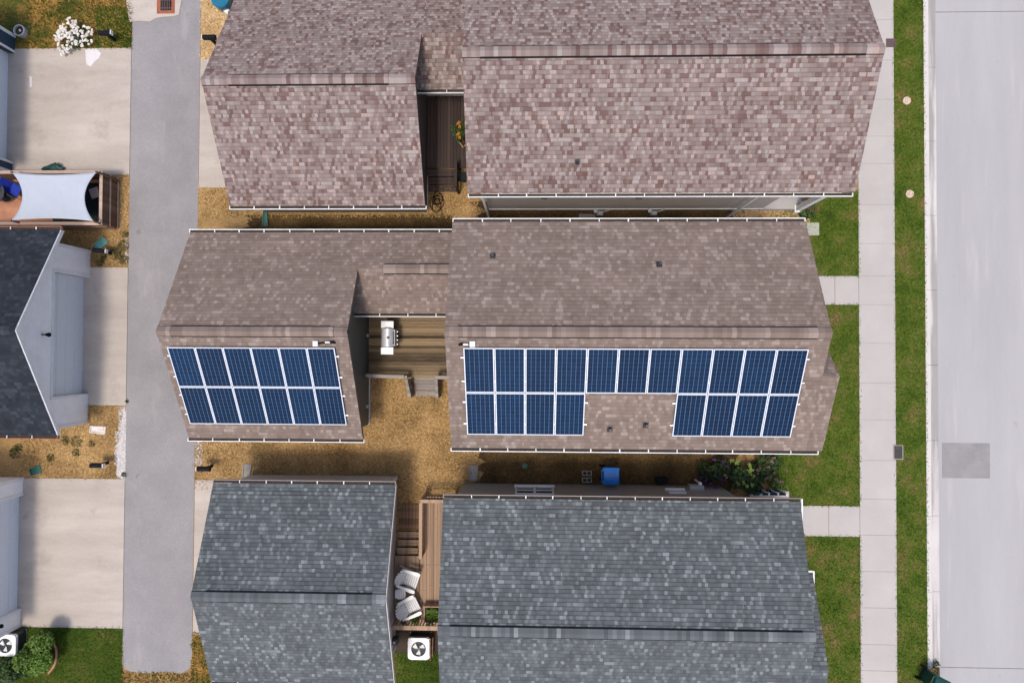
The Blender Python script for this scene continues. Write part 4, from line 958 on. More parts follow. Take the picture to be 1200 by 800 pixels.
fence_panel((fx0, fyn), (fx1 - 0.07, fyn), (0, 1, 0)); fence_panel((fx1, fys), (fx1, fyn), (1, 0, 0)); fence_panel((fx0, fys), (fx1 - 0.07, fys), (0, -1, 0))
SZ = 1.55
sc_ = [at(*p, SZ) for p in ((14, 202), (113.5, 201.5), (110, 259.5), (13, 258.5))]
for p in sc_:
    m = MB(); m.cyl((p.x, p.y), 0.04, 0.16, SZ + 0.05, 10); m.build('post', 'wood_fence', tc)
rooted(tc)
def sail():
    NW, NE, SE, SW = sc_; n = 20; V = []; Fq = []
    def bez(u, v):
        p = NW * (1 - u) * (1 - v) + NE * u * (1 - v) + SE * u * v + SW * (1 - u) * v
        sx = 0.45 * 4 * v * (1 - v); sy = 0.11 * 4 * u * (1 - u)          # hollow edges
        x = p.x + sx * (1 - 2 * u); y = p.y - sy * (1 - 2 * v)
        z = SZ - 0.10 * 16 * u * (1 - u) * v * (1 - v) + 0.015 * math.sin(9 * u) * math.sin(7 * v)
        return (x, y, z)
    m = MB()
    G = [[bez(i / n, j / n) for j in range(n + 1)] for i in range(n + 1)]
    for i in range(n):
        for j in range(n): m.face([G[i][j], G[i][j + 1], G[i + 1][j + 1], G[i + 1][j]])
    o = m.build('shade_sail', 'cloth_white', smooth=True)
    s = o.modifiers.new('cloth', 'SOLIDIFY'); s.thickness = 0.008
    tag(o, 'white rectangular shade sail with hollow edges stretched over the brown terrace', 'shade sail')
sail()
q = at(111, 226, 0.6); t = thing('stool', 'pinkish square stool inside the terrace beside the shade sail', 'stool', (q.x, q.y, 0.19), 0.35)
m = MB(); m.box(-0.2, -0.22, 0.36, 0.2, 0.22, 0.44); m.build('cushion', 'cloth_pink', t, bevel=0.03)
for sx in (1, -1):
    for sy in (1, -1): m = MB(); m.box(sx * 0.15 - 0.02, sy * 0.17 - 0.02, 0, sx * 0.15 + 0.02, sy * 0.17 + 0.02, 0.358); m.build('leg', 'dark_metal', t)
q = at(17, 222.5, 0.6); t = thing('camp_chair', 'bright blue folding camp chair on the terracotta terrace floor', 'chair', (q.x, q.y, 0.16), -0.5)
m = MB(); m.hexa([(-0.24, -0.24, 0.36), (0.24, -0.24, 0.42), (0.24, 0.24, 0.42), (-0.24, 0.24, 0.36)], [(-0.24, -0.24, 0.38), (0.24, -0.24, 0.44), (0.24, 0.24, 0.44), (-0.24, 0.24, 0.38)]); m.build('seat', 'cloth_blue', t)
m = MB(); m.hexa([(-0.26, -0.24, 0.36), (-0.24, -0.24, 0.36), (-0.24, 0.24, 0.36), (-0.26, 0.24, 0.36)], [(-0.42, -0.26, 0.86), (-0.40, -0.26, 0.86), (-0.40, 0.26, 0.86), (-0.42, 0.26, 0.86)]); m.build('backrest', 'cloth_blue', t)
for sg in (1, -1):
    m = MB(); m.tube([(-0.3, sg * 0.27, 0.0), (0.26, sg * 0.27, 0.56)], 0.014); m.tube([(0.28, sg * 0.28, 0.0), (-0.40, sg * 0.28, 0.86)], 0.014); m.build('leg', 'dark_metal', t)
    m = MB(); m.box(-0.25, sg * 0.30 - 0.04, 0.56, 0.3, sg * 0.30 + 0.04, 0.58); m.build('armrest', 'cloth_black', t)
q = at(-5, 226, 0.7); t = thing('patio_table', 'dark patio table at the left edge of the terrace', 'table', (q.x, q.y, 0.16))
m = MB(); m.cyl((0, 0), 0.5, 0.66, 0.70, 28); m.build('tabletop', 'dark_metal', t)
m = MB(); m.cyl((0, 0), 0.04, 0.02, 0.66, 12); m.build('pedestal', 'dark_metal', t); m = MB(); m.cyl((0, 0), 0.25, 0, 0.03, 20); m.build('base', 'dark_metal', t)

# ------------------------------------------------------------------ small things
def mailbox(px, py, rz, label):
    q = at(px, py, 0.76); t = thing('mailbox', label, 'mailbox', (q.x, q.y, 0), rz, 'black mailboxes along the alley')
    m = MB(); L, W_, hh = 0.27, 0.095, 0.10; n = 8
    sec = [(-W_, 0.62), (-W_, 0.62 + hh)] + [(-W_ * math.cos(math.pi * k / n), 0.62 + hh + W_ * 0.9 * math.sin(math.pi * k / n)) for k in range(1, n)] + [(W_, 0.62 + hh), (W_, 0.62)]
    for a, b in zip(sec, sec[1:] + sec[:1]): m.face([(-L, a[0], a[1]), (L, a[0], a[1]), (L, b[0], b[1]), (-L, b[0], b[1])])
    m.face([(-L, a[0], a[1]) for a in sec]); m.face([(L, a[0], a[1]) for a in sec][::-1]); bo = m.build('box', 'black_plastic', t)
    d = MB(); d.prism([(L + 0.002, -W_ * 0.9), (L + 0.03, -W_ * 0.9), (L + 0.03, W_ * 0.9), (L + 0.002, W_ * 0.9)], 0.625, 0.62 + hh + W_ * 0.8); d.build('door', 'white_plastic', t)
    f = MB(); f.box(0.05, W_ + 0.003, 0.69, 0.07, W_ + 0.012, 0.86); f.build('flag', 'dark_metal', t)
    p = MB(); p.box(-0.05, -0.05, 0, 0.05, 0.05, 0.617); p.build('post', 'black_plastic', t)
mailbox(122, 38, 0.0, 'black mailbox on the grass beside the white flowering shrub'); mailbox(116, 293.5, -0.1, 'black mailbox beside the teal splash block near the terrace')
mailbox(112.5, 545.5, 0.0, 'black mailbox in dry grass above the lower left driveway'); mailbox(244.5, 43, math.pi, 'black mailbox on pale straw beside the mauve garage')
mailbox(238, 549.5, math.pi, 'black mailbox across the alley, just above the grey garage')
def splash(px, py, rz, mat, label, L=0.6, W_=0.3, z=0.0):
    q = at(px, py, 0.05); t = MB()
    t.hexa([(-L / 2, -W_ / 2, 0), (L / 2, -W_ * 0.62, 0), (L / 2, W_ * 0.62, 0), (-L / 2, W_ / 2, 0)], [(-L / 2, -W_ / 2, 0.05), (L / 2, -W_ * 0.62, 0.03), (L / 2, W_ * 0.62, 0.03), (-L / 2, W_ / 2, 0.05)])
    for sg in (1, -1): t.hexa([(-L / 2, sg * W_ * 0.46 - 0.02, 0.045), (L / 2, sg * W_ * 0.58 - 0.02, 0.028), (L / 2, sg * W_ * 0.58 + 0.02, 0.028), (-L / 2, sg * W_ * 0.46 + 0.02, 0.045)], [(-L / 2, sg * W_ * 0.46 - 0.02, 0.10), (L / 2, sg * W_ * 0.58 - 0.02, 0.06), (L / 2, sg * W_ * 0.58 + 0.02, 0.06), (-L / 2, sg * W_ * 0.46 + 0.02, 0.10)])
    t.box(-L / 2 - 0.03, -W_ / 2, 0.0, -L / 2 - 0.001, W_ / 2, 0.10)
    o = t.build('splash_block', mat, None, (q.x, q.y, 0.003), rz); tag(o, label, 'splash block', 'downspout splash blocks'); return o
splash(289, 552, math.pi / 2 - 0.1, 'concrete_block', 'grey concrete splash block in dry grass above the grey garage'); splash(555, 553.5, math.pi / 2, 'concrete_block', 'grey concrete splash block beside the grey house corner')
splash(115, 503.5, -0.1, 'pale_stone', 'white splash block by the white gabled garage corner', 0.62, 0.27); splash(118.5, 285, 0.75, 'teal_plastic', 'teal splash block beside the mailbox near the terrace', 0.5, 0.3)
splash(311, 257, -math.pi / 2, 'green_plastic', 'green splash block between the mauve garage and brown garage', 0.6, 0.17); splash(42, 551, 0.3, 'green_plastic', 'green splash block at the lower left garage corner', 0.42, 0.28)
x0, y0, x1, y1 = rect(945, 276, 959.5, 261); m = MB(); m.box(x0, y0, 0.0, x1, y1, 0.045); tag(m.build('paving_slab', 'pale_green_stone', bevel=0.01), 'pale greenish paving slab on the lawn beside the brown house', 'paving slab')
# wheeled bins
def bin_(px, py, z, mat, rz, label):
    q = at(px, py, z); t = thing('wheeled_bin', label, 'bin', (q.x, q.y, 0), rz)
    m = MB(); a, b = 0.24, 0.30; m.hexa([(-a, -a, 0.04), (a, -a, 0.04), (a, a, 0.04), (-a, a, 0.04)], [(-b, -b, 0.92), (b, -b, 0.92), (b, b, 0.92), (-b, b, 0.92)]); m.build('body', mat, t, bevel=0.03)
    m = MB(); n = 6; c = 0.335
    for i in range(n):
        y_a, y_b = -c + 2 * c * i / n, -c + 2 * c * (i + 1) / n; za, zb = [0.95 + 0.07 * (1 - (y / c) ** 2) for y in (y_a, y_b)]
        m.hexa([(-c, y_a, 0.922), (c, y_a, 0.922), (c, y_b, 0.922), (-c, y_b, 0.922)], [(-c + 0.04, y_a, za), (c - 0.04, y_a, za), (c - 0.04, y_b, zb), (-c + 0.04, y_b, zb)])
    m.build('lid', mat, t)
    m = MB(); m.tube([(-0.38, -0.26, 0.93), (-0.38, 0.26, 0.93)], 0.018, 8)
    for sg in (1, -1): m.bar((-0.30, sg * 0.24, 0.93), (-0.38, sg * 0.24, 0.93), 0.03, 0.03)
    m.build('handle', mat, t)
    for sg in (1, -1): m = MB(); m.tube([(-0.28, sg * 0.30, 0.12), (-0.28, sg * 0.24, 0.12)], 0.12, 14); m.build('wheel', 'black_plastic', t)
bin_(716.5, 558, 1.0, 'blue_plastic', 0.0, 'blue lidded recycling bin against the grey house wall'); bin_(1101, 803, 0.9, 'dark_green_plastic', -0.45, 'dark green bin standing at the kerb at the bottom edge')
# cinder blocks
for k, (py, lb) in enumerate(((554.5, 'grey hollow concrete block in the shade, farther from the grey house wall'), (562.5, 'grey hollow concrete block in the shade, nearer to the grey house wall'))):
    q = at(688, py, 0.2); m = MB(); 
    for a, b, c2, d in ((-0.2, -0.1, 0.2, -0.07), (-0.2, 0.07, 0.2, 0.1), (-0.2, -0.069, -0.165, 0.069), (0.165, -0.069, 0.2, 0.069), (-0.018, -0.069, 0.018, 0.069)): m.box(a, b, 0, c2, d, 0.19)
    tag(m.build('concrete_block', 'concrete_block', None, (q.x, q.y, 0.004), 0.02 + 0.03 * k), lb, 'concrete block', 'hollow concrete blocks')
q = at(776, 563, 0.3); t = thing('storage_crate', 'low black crate in the shade against the grey house wall', 'crate', (q.x, q.y, 0)); m = MB(); m.box(-0.22, -0.12, 0, 0.22, 0.12, 0.26); m.build('body', 'black_plastic', t, bevel=0.02); m = MB(); m.box(-0.24, -0.14, 0.262, 0.24, 0.14, 0.29); m.build('lid', 'black_plastic', t, bevel=0.01)
# air conditioners
def aircon(px, py, rz, label):
    q = at(px, py, 0.62); t = thing('air_conditioner', label, 'air conditioner', (q.x, q.y, 0), rz, 'air conditioner units'); t.scale = (1, 1, 0.75)
    m = MB(); m.box(-0.46, -0.46, 0, 0.46, 0.46, 0.07); m.build('pad', 'concrete_block', t)
    m = MB(); r = 0.45; ch = 0.07
    pl_ = [(-r + ch, -r), (r - ch, -r), (r, -r + ch), (r, r - ch), (r - ch, r), (-r + ch, r), (-r, r - ch), (-r, -r + ch)]
    m.prism(pl_, 0.072, 0.66); m.build('cabinet', 'dark_metal', t); m = MB(); m.prism(pl_, 0.662, 0.74)
    n = 32; inn = 0.305
    for k in range(n):   # top plate with a round opening
        a0, a1 = 6.28319 * k / n, 6.28319 * (k + 1) / n
        def edge(a):
            c, s = math.cos(a), math.sin(a); f = (r - 0.004) / max(abs(c), abs(s)); d = abs(c) + abs(s); f = min(f, (2 * r - ch - 0.01) / d); return (c * f, s * f)
        p0, p1 = edge(a0), edge(a1); i0, i1 = (inn * math.cos(a0), inn * math.sin(a0)), (inn * math.cos(a1), inn * math.sin(a1))
        m.hexa([(i0[0], i0[1], 0.742), (p0[0], p0[1], 0.742), (p1[0], p1[1], 0.742), (i1[0], i1[1], 0.742)], [(i0[0], i0[1], 0.84), (p0[0], p0[1], 0.82), (p1[0], p1[1], 0.82), (i1[0], i1[1], 0.84)])
    m.build('top_cover', 'white_plastic', t)
    m = MB(); m.cyl((0, 0), 0.303, 0.743, 0.752, 32); m.build('fan_well', 'deep_black_teal', t)
    for k in range(3):
        a = 2.094 * k + 0.5; b = MB(); c, s = math.cos, math.sin
        b.hexa([(0.05 * c(a), 0.05 * s(a), 0.775), (0.26 * c(a - 0.42), 0.26 * s(a - 0.42), 0.770), (0.27 * c(a + 0.30), 0.27 * s(a + 0.30), 0.80), (0.09 * c(a + 0.8), 0.09 * s(a + 0.8), 0.80)], [(0.05 * c(a), 0.05 * s(a), 0.781), (0.26 * c(a - 0.42), 0.26 * s(a - 0.42), 0.776), (0.27 * c(a + 0.30), 0.27 * s(a + 0.30), 0.806), (0.09 * c(a + 0.8), 0.09 * s(a + 0.8), 0.806)]); b.build('fan_blade', 'white_plastic', t)
    m = MB(); m.cyl((0, 0), 0.05, 0.753, 0.82, 14); m.build('fan_hub', 'dark_metal', t)
    g_ = MB()
    for rr in (0.10, 0.17, 0.24, 0.30): g_.ring((0, 0), rr - 0.004, rr, 0.828, 0.836, 28)
    for k in range(6): a = 1.0472 * k; g_.bar((0.06 * math.cos(a), 0.06 * math.sin(a), 0.832), (0.31 * math.cos(a), 0.31 * math.sin(a), 0.832), 0.006, 0.006)
    g_.build('grille', 'dark_metal', t)
plain('deep_black_teal', (0.010, 0.022, 0.026), 0.6, 0.2)
aircon(490.5, 760, 0.0, 'white square air conditioner with fan between the two grey roofs'); aircon(6, 756, 0.0, 'white square air conditioner with fan beside the round green bush')
q = at(475, 749, 0.6); t = thing('utility_box', 'small dark utility box beside the air conditioner behind the deck', 'utility box', (BLWX + 0.02, q.y, 0)); m = MB(); m.box(0, -0.12, 0.5, 0.2, 0.12, 0.85); m.build('case', 'dark_metal', t, bevel=0.01); m = MB(); m.box(0.04, -0.05, 0.852, 0.14, 0.05, 0.90); m.build('meter', 'galvanised', t); m = MB(); m.tube([(0.09, 0, 0.498), (0.09, 0, 0.0)], 0.02); m.build('conduit', 'galvanised', t)
q = at(505, 757, 0.3); m = MB(); m.bar((-0.0, -0.5, 0.25), (0.0, 0.42, 0.25), 0.05, 0.5); m.bar((0.07, -0.4, 0.2), (0.09, 0.4, 0.2), 0.04, 0.4); tag(m.build('lumber', 'wood_fence', None, (q.x, q.y, 0.002)), 'brown boards leaning beside the white air conditioner', 'boards')
# pot, tub, drain, covers
q = at(22, 35.5, 0.24); t = thing('plant_pot', 'grey round plant pot with dark soil at the upper left', 'pot', (q.x, q.y, 0)); m = MB(); m.ring((0, 0), 0.20, 0.25, 0.0, 0.24, 26); m.build('rim', 'galvanised', t); m = MB(); m.cyl((0, 0), 0.2, 0.02, 0.16, 22); m.build('soil', 'soil', t); m = MB(); m.cyl((0.01, 0.01), 0.05, 0.161, 0.20, 10); m.build('stone', 'pale_stone', t)
q = at(258, -1, 0.5); t = thing('round_tub', 'blue round tub on pale straw at the top edge', 'tub', (q.x, q.y, 0)); m = MB(); m.cyl((0, 0), 0.33, 0, 0.5, 26, 0, 0.37); m.build('body', 'deep_teal', t); m = MB(); m.cyl((0, 0), 0.40, 0.502, 0.55, 26, 0, 0.38); m.build('lid', 'deep_teal', t)
q = at(264.5, 11, 0.3); t = thing('jug', 'small white and blue jug lying beside the blue tub', 'jug', (q.x, q.y, 0)); m = MB(); m.tube([(-0.14, 0.1, 0.12), (-0.1, 0.07, 0.12), (0.02, -0.02, 0.12), (0.07, -0.05, 0.12)], [0.05, 0.12, 0.12, 0.08], 12); m.build('body', 'white_plastic', t); m = MB(); m.tube([(0.072, -0.052, 0.12), (0.14, -0.10, 0.12)], 0.09, 12); m.build('cap', 'deep_teal', t)
pl = [at(*p, 0.04) for p in ((184, 16.2), (184.6, -14), (207.5, -14), (204.5, 16.2))]
t = thing('storm_drain', 'rusty storm drain grate set in pale concrete at the top', 'drain', (pl[0].x, pl[0].y, 0))
a, b, c3, d = [(p.x, p.y) for p in pl]
x0, x1, y0, y1 = a[0], d[0], a[1], b[1]; m = MB()
m.box(x0, y0, 0.0, x1, y0 + 0.12, 0.06); m.box(x0, y0 + 0.121, 0.0, x0 + 0.15, y1, 0.06); m.box(x1 - 0.13, y0 + 0.121, 0.0, x1, y1, 0.06); m.build('frame', 'rust', t)
m = MB(); k = x0 + 0.16
while k < x1 - 0.16: m.box(k, y0 + 0.13, 0.0, k + 0.028, y1, 0.052); k += 0.075
for k in range(4): m.box(x0 + 0.151, y0 + 0.22 + k * 0.35, 0.0, x1 - 0.131, y0 + 0.26 + k * 0.35, 0.047)
m.build('grate', 'cover_brown', t); m = MB(); m.box(x0 + 0.151, y0 + 0.121, 0.0, x1 - 0.131, y1, 0.036); m.build('pit', 'black_plastic', t); rooted(t)
for px, py, lb in ((1062, 118.5, 'pale round valve cover in the verge, nearer the top edge'), (1065.5, 227.5, 'pale round valve cover in the verge beside the mauve house corner')):
    q = at(px, py); t = thing('valve_cover', lb, 'valve cover', (q.x, q.y, 0), 0, 'round valve covers in the verge'); m = MB(); m.ring((0, 0), 0.125, 0.165, 0, 0.05, 26); m.build('rim', 'cover_pink', t); m = MB(); m.cyl((0, 0), 0.124, 0, 0.042, 24); m.box(-0.05, -0.012, 0.042, 0.05, 0.012, 0.05); m.build('lid', 'cover_pink', t)
for px, py, w_, h_, mt, rim, lb in ((1043.5, 51, 0.40, 0.36, 'cover_brown', 'cover_brown', 'brown square meter box lid at the sidewalk edge near the top'), (1052, 529.5, 0.40, 0.60, 'cover_dark', 'foundation', 'dark rectangular meter box lid at the sidewalk edge beside the lawn')):
    q = at(px, py); t = thing('meter_box', lb, 'meter box', (q.x, q.y, 0), 0, 'meter box lids'); m = MB(); e = 0.035
    m.box(-w_ / 2, -h_ / 2, 0, w_ / 2, -h_ / 2 + e, 0.048); m.box(-w_ / 2, h_ / 2 - e, 0, w_ / 2, h_ / 2, 0.048); m.box(-w_ / 2, -h_ / 2 + e, 0, -w_ / 2 + e, h_ / 2 - e, 0.048); m.box(w_ / 2 - e, -h_ / 2 + e, 0, w_ / 2, h_ / 2 - e, 0.048); m.build('rim', rim, t)
    m = MB(); m.box(-w_ / 2 + e + .003, -h_ / 2 + e + .003, 0, w_ / 2 - e - .003, h_ / 2 - e - .003, 0.043); m.box(-0.04, -0.015, 0.043, 0.04, 0.015, 0.05); m.build('lid', mt, t)
q = at(615, 545.5, 0.02); m = MB(); m.cyl((0, 0), 0.10, 0, 0.035, 18); m.ring((0, 0), 0.101, 0.12, 0, 0.03, 18); tag(m.build('valve_cover', 'green_plastic', None, (q.x, q.y, 0.004)), 'small green round valve cover in the shaded dry grass', 'valve cover')
# paint spill on the drive
pts = [at(*p) for p in ((100.5, 58), (113, 57.5), (119, 63), (116, 69), (111, 73), (107, 78.5), (102, 76), (101, 68))]
m = MB(); m.prism([(p.x, p.y) for p in pts][::-1], 0.02, 0.032); tag(m.build('paint_spill', 'stain_white'), 'white paint spill on the driveway below the white flowering shrub', 'spill')
pts = [at(*p) for p in ((35, 90), (38, 90.5), (38, 102), (35.5, 103))]
m = MB(); m.prism([(p.x, p.y) for p in pts][::-1], 0.02, 0.032); tag(m.build('paint_spill', 'stain_white'), 'narrow white streak on the upper left driveway', 'spill')
# crumpled dark green bag
q = at(62, 196.5, 0.2); m = MB(); n, k_ = 14, 7
def bagp(i, j):
    a = 6.28319 * i / n; f = math.sin(math.pi * j / k_); nz = 1 + 0.25 * math.sin(3 * a + j) + 0.12 * math.sin(7 * a - 2 * j)
    return (0.42 * f * nz * math.cos(a), 0.17 * f * nz * math.sin(a), 0.14 - 0.14 * math.cos(math.pi * j / k_))
for j in range(k_):
    for i in range(n): m.face([bagp(i, j), bagp(i + 1, j), bagp(i + 1, j + 1), bagp(i, j + 1)])
tag(m.build('yard_bag', 'dark_green_plastic', None, (q.x, q.y, 0.028), 0.1), 'crumpled dark green bag on the driveway beside the terrace fence', 'bag')
# garden hose in the gap
q = at(513, 237); m = MB(); pts = []
for k in range(90):
    a = k * 0.42; r = 0.21 + 0.10 * math.sin(k * 0.31); pts.append((q.x + r * math.cos(a) * 0.9 + 0.10 * math.sin(k * 0.13), q.y + r * math.sin(a) * 1.1 + 0.13 * math.sin(k * 0.19), 0.03 + 0.001 * k))
pts += [(q.x + 0.2, q.y - 0.5, 0.05), (q.x + 0.3, q.y - 0.7, 0.03), (q.x + 0.1, q.y - 0.85, 0.03), (q.x - 0.2, q.y - 0.6, 0.03)]
m.tube(pts, 0.014, 6); tag(m.build('garden_hose', 'black_plastic', smooth=True), 'coiled black garden hose on dry grass by the mauve garage corner', 'hose')
# gas meters by the cream wall
for px, lb in ((703, 'grey gas meter against the cream wall, left of the other pipework'), (766, 'grey gas meter against the cream wall, right of the other pipework')):
    q = at(px, 247, 0.5); t = thing('gas_meter', lb, 'meter', (q.x, try_ - 0.22, 0), 0, 'gas meters by the cream wall')
    m = MB(); m.box(-0.13, -0.09, 0.35, 0.13, 0.09, 0.62); m.build('case', 'galvanised', t, bevel=0.03)
    m = MB(); m.tube([(-0.2, 0.05, 0), (-0.2, 0.05, 0.7), (-0.08, 0.05, 0.7), (-0.08, 0.0, 0.6)], 0.022); m.tube([(0.08, 0, 0.6), (0.08, 0.02, 0.72), (0.22, 0.05, 0.72), (0.42, 0.12, 0.72)], 0.022); m.build('pipe', 'galvanised', t)
    m = MB(); m.cyl((-0.2, 0.05), 0.08, 0.701, 0.75, 14); m.build('regulator', 'galvanised', t)
q = at(688, 253.5, 0.05); m = MB(); m.box(-0.35, -0.10, 0, 0.35, 0.10, 0.06); tag(m.build('paving_slab', 'concrete_block', None, (q.x, q.y, 0.004), bevel=0.01), 'long grey paving slab in the shade below the cream wall', 'paving slab')

# ------------------------------------------------------------------ plants
def leafcloud(n, rx, ry, rz, cz, size, lumps=9, seed=0, flat=0.4):
    r = np.random.default_rng(seed)
    L = r.normal(size=(lumps, 3)); L /= np.linalg.norm(L, axis=1)[:, None]; L *= r.uniform(0.35, 0.8, (lumps, 1))
    k = r.integers(0, lumps, n); o = r.normal(size=(n, 3)); o /= np.linalg.norm(o, axis=1)[:, None]; o *= (r.uniform(0.3, 1, (n, 1)) ** 0.5) * 0.42
    P = (L[k] + o) * np.array([rx, ry, rz]); P[:, 2] = np.maximum(P[:, 2] + cz, 0.03)
    nr = o + r.normal(size=(n, 3)) * 0.35 + np.array([0, 0, flat]); nr /= np.linalg.norm(nr, axis=1)[:, None]
    a = np.cross(nr, r.normal(size=(n, 3))); a /= np.linalg.norm(a, axis=1)[:, None]; b = np.cross(nr, a)
    s = (size * r.uniform(0.6, 1.4, n))[:, None]
    V = np.stack([P - a * s, P - b * s * 0.5 + nr * s * 0.1, P + a * s, P + b * s * 0.5 + nr * s * 0.1], 1).reshape(-1, 3)
    return V, np.arange(4 * n).reshape(n, 4), np.repeat(r.uniform(0, 1, n) * 0.6 + 0.4 * r.uniform(0, 1, lumps)[k], 4)
def shrub(px, py, z, r, h, leaf, label, cat='shrub', n=900, size=0.06, petals=None, pn=40, psize=0.05, name='shrub', seed=1, pball=0.10, ell=1.0, flat=0.4, lobe=0.0):
    q = at(px, py, z); t = thing(name, label, cat, (q.x, q.y, 0), random.uniform(0, 0.6))
    V, Fq, R_ = leafcloud(n, r * ell, r / ell, h * 0.55, h * 0.5, size, 10, seed, flat); quadmesh('foliage', V, Fq, R_, leaf, t)
    rr = np.random.default_rng(seed + 50)
    m = MB()
    for k in range(5): a = 6.283 * k / 5 + 0.3; m.tube([(0.02 * math.cos(a), 0.02 * math.sin(a), 0.0), (r * 0.3 * math.cos(a), r * 0.3 * math.sin(a), h * 0.35), (r * 0.55 * math.cos(a), r * 0.55 * math.sin(a), h * 0.65)], [0.025, 0.018, 0.008], 5)
    m.build('stem', 'soil', t)
    if petals:
        VV = []; RR = []
        for k in range(pn):
            a = rr.uniform(0, 6.283); f = math.sqrt(rr.uniform(0.0, 0.95)) * (1.0 + lobe * math.sin(3 * a + seed) + lobe * 0.7 * math.sin(5 * a)); c = np.array([r * ell * f * math.cos(a), r / ell * f * math.sin(a), h * (0.55 + 0.5 * max(0.0, 1 - f * f) ** 0.5) * rr.uniform(0.88, 1.05)])
            V, Fq, R_ = leafcloud(26, pball, pball, pball * 0.7, 0, psize, 5, int(rr.integers(1e6)), 0.9); 
            V[:, 2] += 0; VV.append(V + c); RR.append(R_ * 0 + rr.uniform(0, 1) * 0.7 + R_ * 0.3)
        V = np.concatenate(VV); quadmesh('blossom', V, np.arange(len(V)).reshape(-1, 4), np.concatenate(RR), petals, t)
    return t
shrub(837, 553, 0.5, 0.66, 0.8, 'leaf_dark', 'dark shrub with purple blossoms beside the grey house wall', n=1700, size=0.055, petals='petal_purple', pn=13, psize=0.035, pball=0.09, seed=3)
shrub(866, 556, 0.6, 0.74, 0.9, 'leaf_mid', 'green shrub with lime flower heads between the purple and pink shrubs', n=1900, size=0.06, petals='petal_lime', pn=13, psize=0.045, pball=0.10, seed=4)
shrub(889, 559, 0.5, 0.74, 0.8, 'leaf_dark', 'dense dark green shrub without flowers in front of the porch rail', n=2200, size=0.06, seed=5)
shrub(904, 550, 0.5, 0.66, 0.75, 'leaf_mid', 'shrub with faded pink blossoms at the lawn edge', n=1500, size=0.055, petals='petal_pink', pn=20, psize=0.035, pball=0.07, seed=6)
shrub(913, 567, 0.3, 0.5, 0.5, 'leaf_green', 'small bright green shrub beside the porch rail and lawn', n=500, size=0.05, seed=7)
shrub(947, 244, 0.3, 0.42, 0.55, 'leaf_mid', 'green shrub with brown leaves beside the white porch column', n=420, size=0.08, petals='leaf_brown', pn=10, psize=0.05, pball=0.09, seed=8)
shrub(86, 43, 0.25, 0.74, 0.42, 'leaf_mid', 'white flowering shrub beside the upper left driveway', n=420, size=0.045, petals='petal_white', pn=150, psize=0.04, pball=0.055, seed=9, ell=1.12, lobe=0.22)
shrub(40, 765, 0.8, 1.08, 1.5, 'leaf_green', 'large round green bush at the lower left garage', 'bush', n=7000, size=0.055, name='bush', seed=10)
shrub(9, 789, 0.8, 0.75, 1.3, 'leaf_mid', 'darker green bush at the bottom left corner', 'bush', n=3000, size=0.06, name='bush', seed=11)
# edging arc near the bush
m = MB(); c = at(40, 766); pts = [(c.x + 1.02 * math.cos(a), c.y + 1.02 * math.sin(a), 0.05) for a in [math.radians(d) for d in range(-48, 36, 7)]]
m.tube(pts, 0.05, 6); tag(m.build('garden_edging', 'terracotta'), 'brown curved edging around the large round green bush', 'edging')
# planter box and pot plants at the south end of the newer deck
x0, y0, x1, y1 = rect(497, 729, 512.5, 709, DZ2 + 0.3); t = thing('planter_box', 'wooden planter box with green plants on the light brown deck', 'planter', ((x0 + x1) / 2, (y0 + y1) / 2, DZ2))
m = MB(); x1 += 0.15
m.box(x0, y0, DZ2 + 0.005, x1, y0 + 0.04, DZ2 + 0.4); m.box(x0, y1 - 0.04, DZ2 + 0.005, x1, y1, DZ2 + 0.4); m.box(x0, y0 + 0.041, DZ2 + 0.005, x0 + 0.04, y1 - 0.041, DZ2 + 0.4); m.box(x1 - 0.04, y0 + 0.041, DZ2 + 0.005, x1, y1 - 0.041, DZ2 + 0.4); m.build('box', 'wood_tan_rail', t)
m = MB(); m.box(x0 + 0.041, y0 + 0.041, DZ2 + 0.01, x1 - 0.041, y1 - 0.041, DZ2 + 0.33); m.build('soil', 'soil', t)
V, Fq, R_ = leafcloud(420, (x1 - x0) * 0.5, (y1 - y0) * 0.42, 0.14, 0.0, 0.05, 9, 21); V += np.array([(x0 + x1) / 2, (y0 + y1) / 2, DZ2 + 0.40]); quadmesh('plants', V, Fq, R_, 'leaf_green', t); rooted(t)
def potplant(px, py, z, r, leaf, label, seed, petals=None):
    q = at(px, py, z + 0.4); t = thing('potted_plant', label, 'potted plant', (q.x, q.y, z)); m = MB(); m.cyl((0, 0), r * 0.5, 0.003, 0.26, 16, 0, r * 0.65); m.build('pot', 'terracotta', t)
    V, Fq, R_ = leafcloud(260, r, r, r * 0.7, 0.36, 0.05, 8, seed); quadmesh('foliage', V, Fq, R_, leaf, t)
    if petals: V, Fq, R_ = leafcloud(60, r * 0.8, r * 0.8, r * 0.4, 0.36 + r * 0.5, 0.028, 7, seed + 1); quadmesh('blossom', V, Fq, R_, petals, t)
potplant(487, 727, DZ2, 0.25, 'leaf_green', 'leafy green potted plant behind the south lounge chair', 31); potplant(473, 730, DZ2, 0.17, 'leaf_dark', 'dark potted plant with pink flowers by the grey garage wall', 33, 'petal_pink'); potplant(505, 731.5, DZ2, 0.15, 'leaf_dark', 'dark potted plant with pale flowers below the planter box', 35, 'petal_pink')
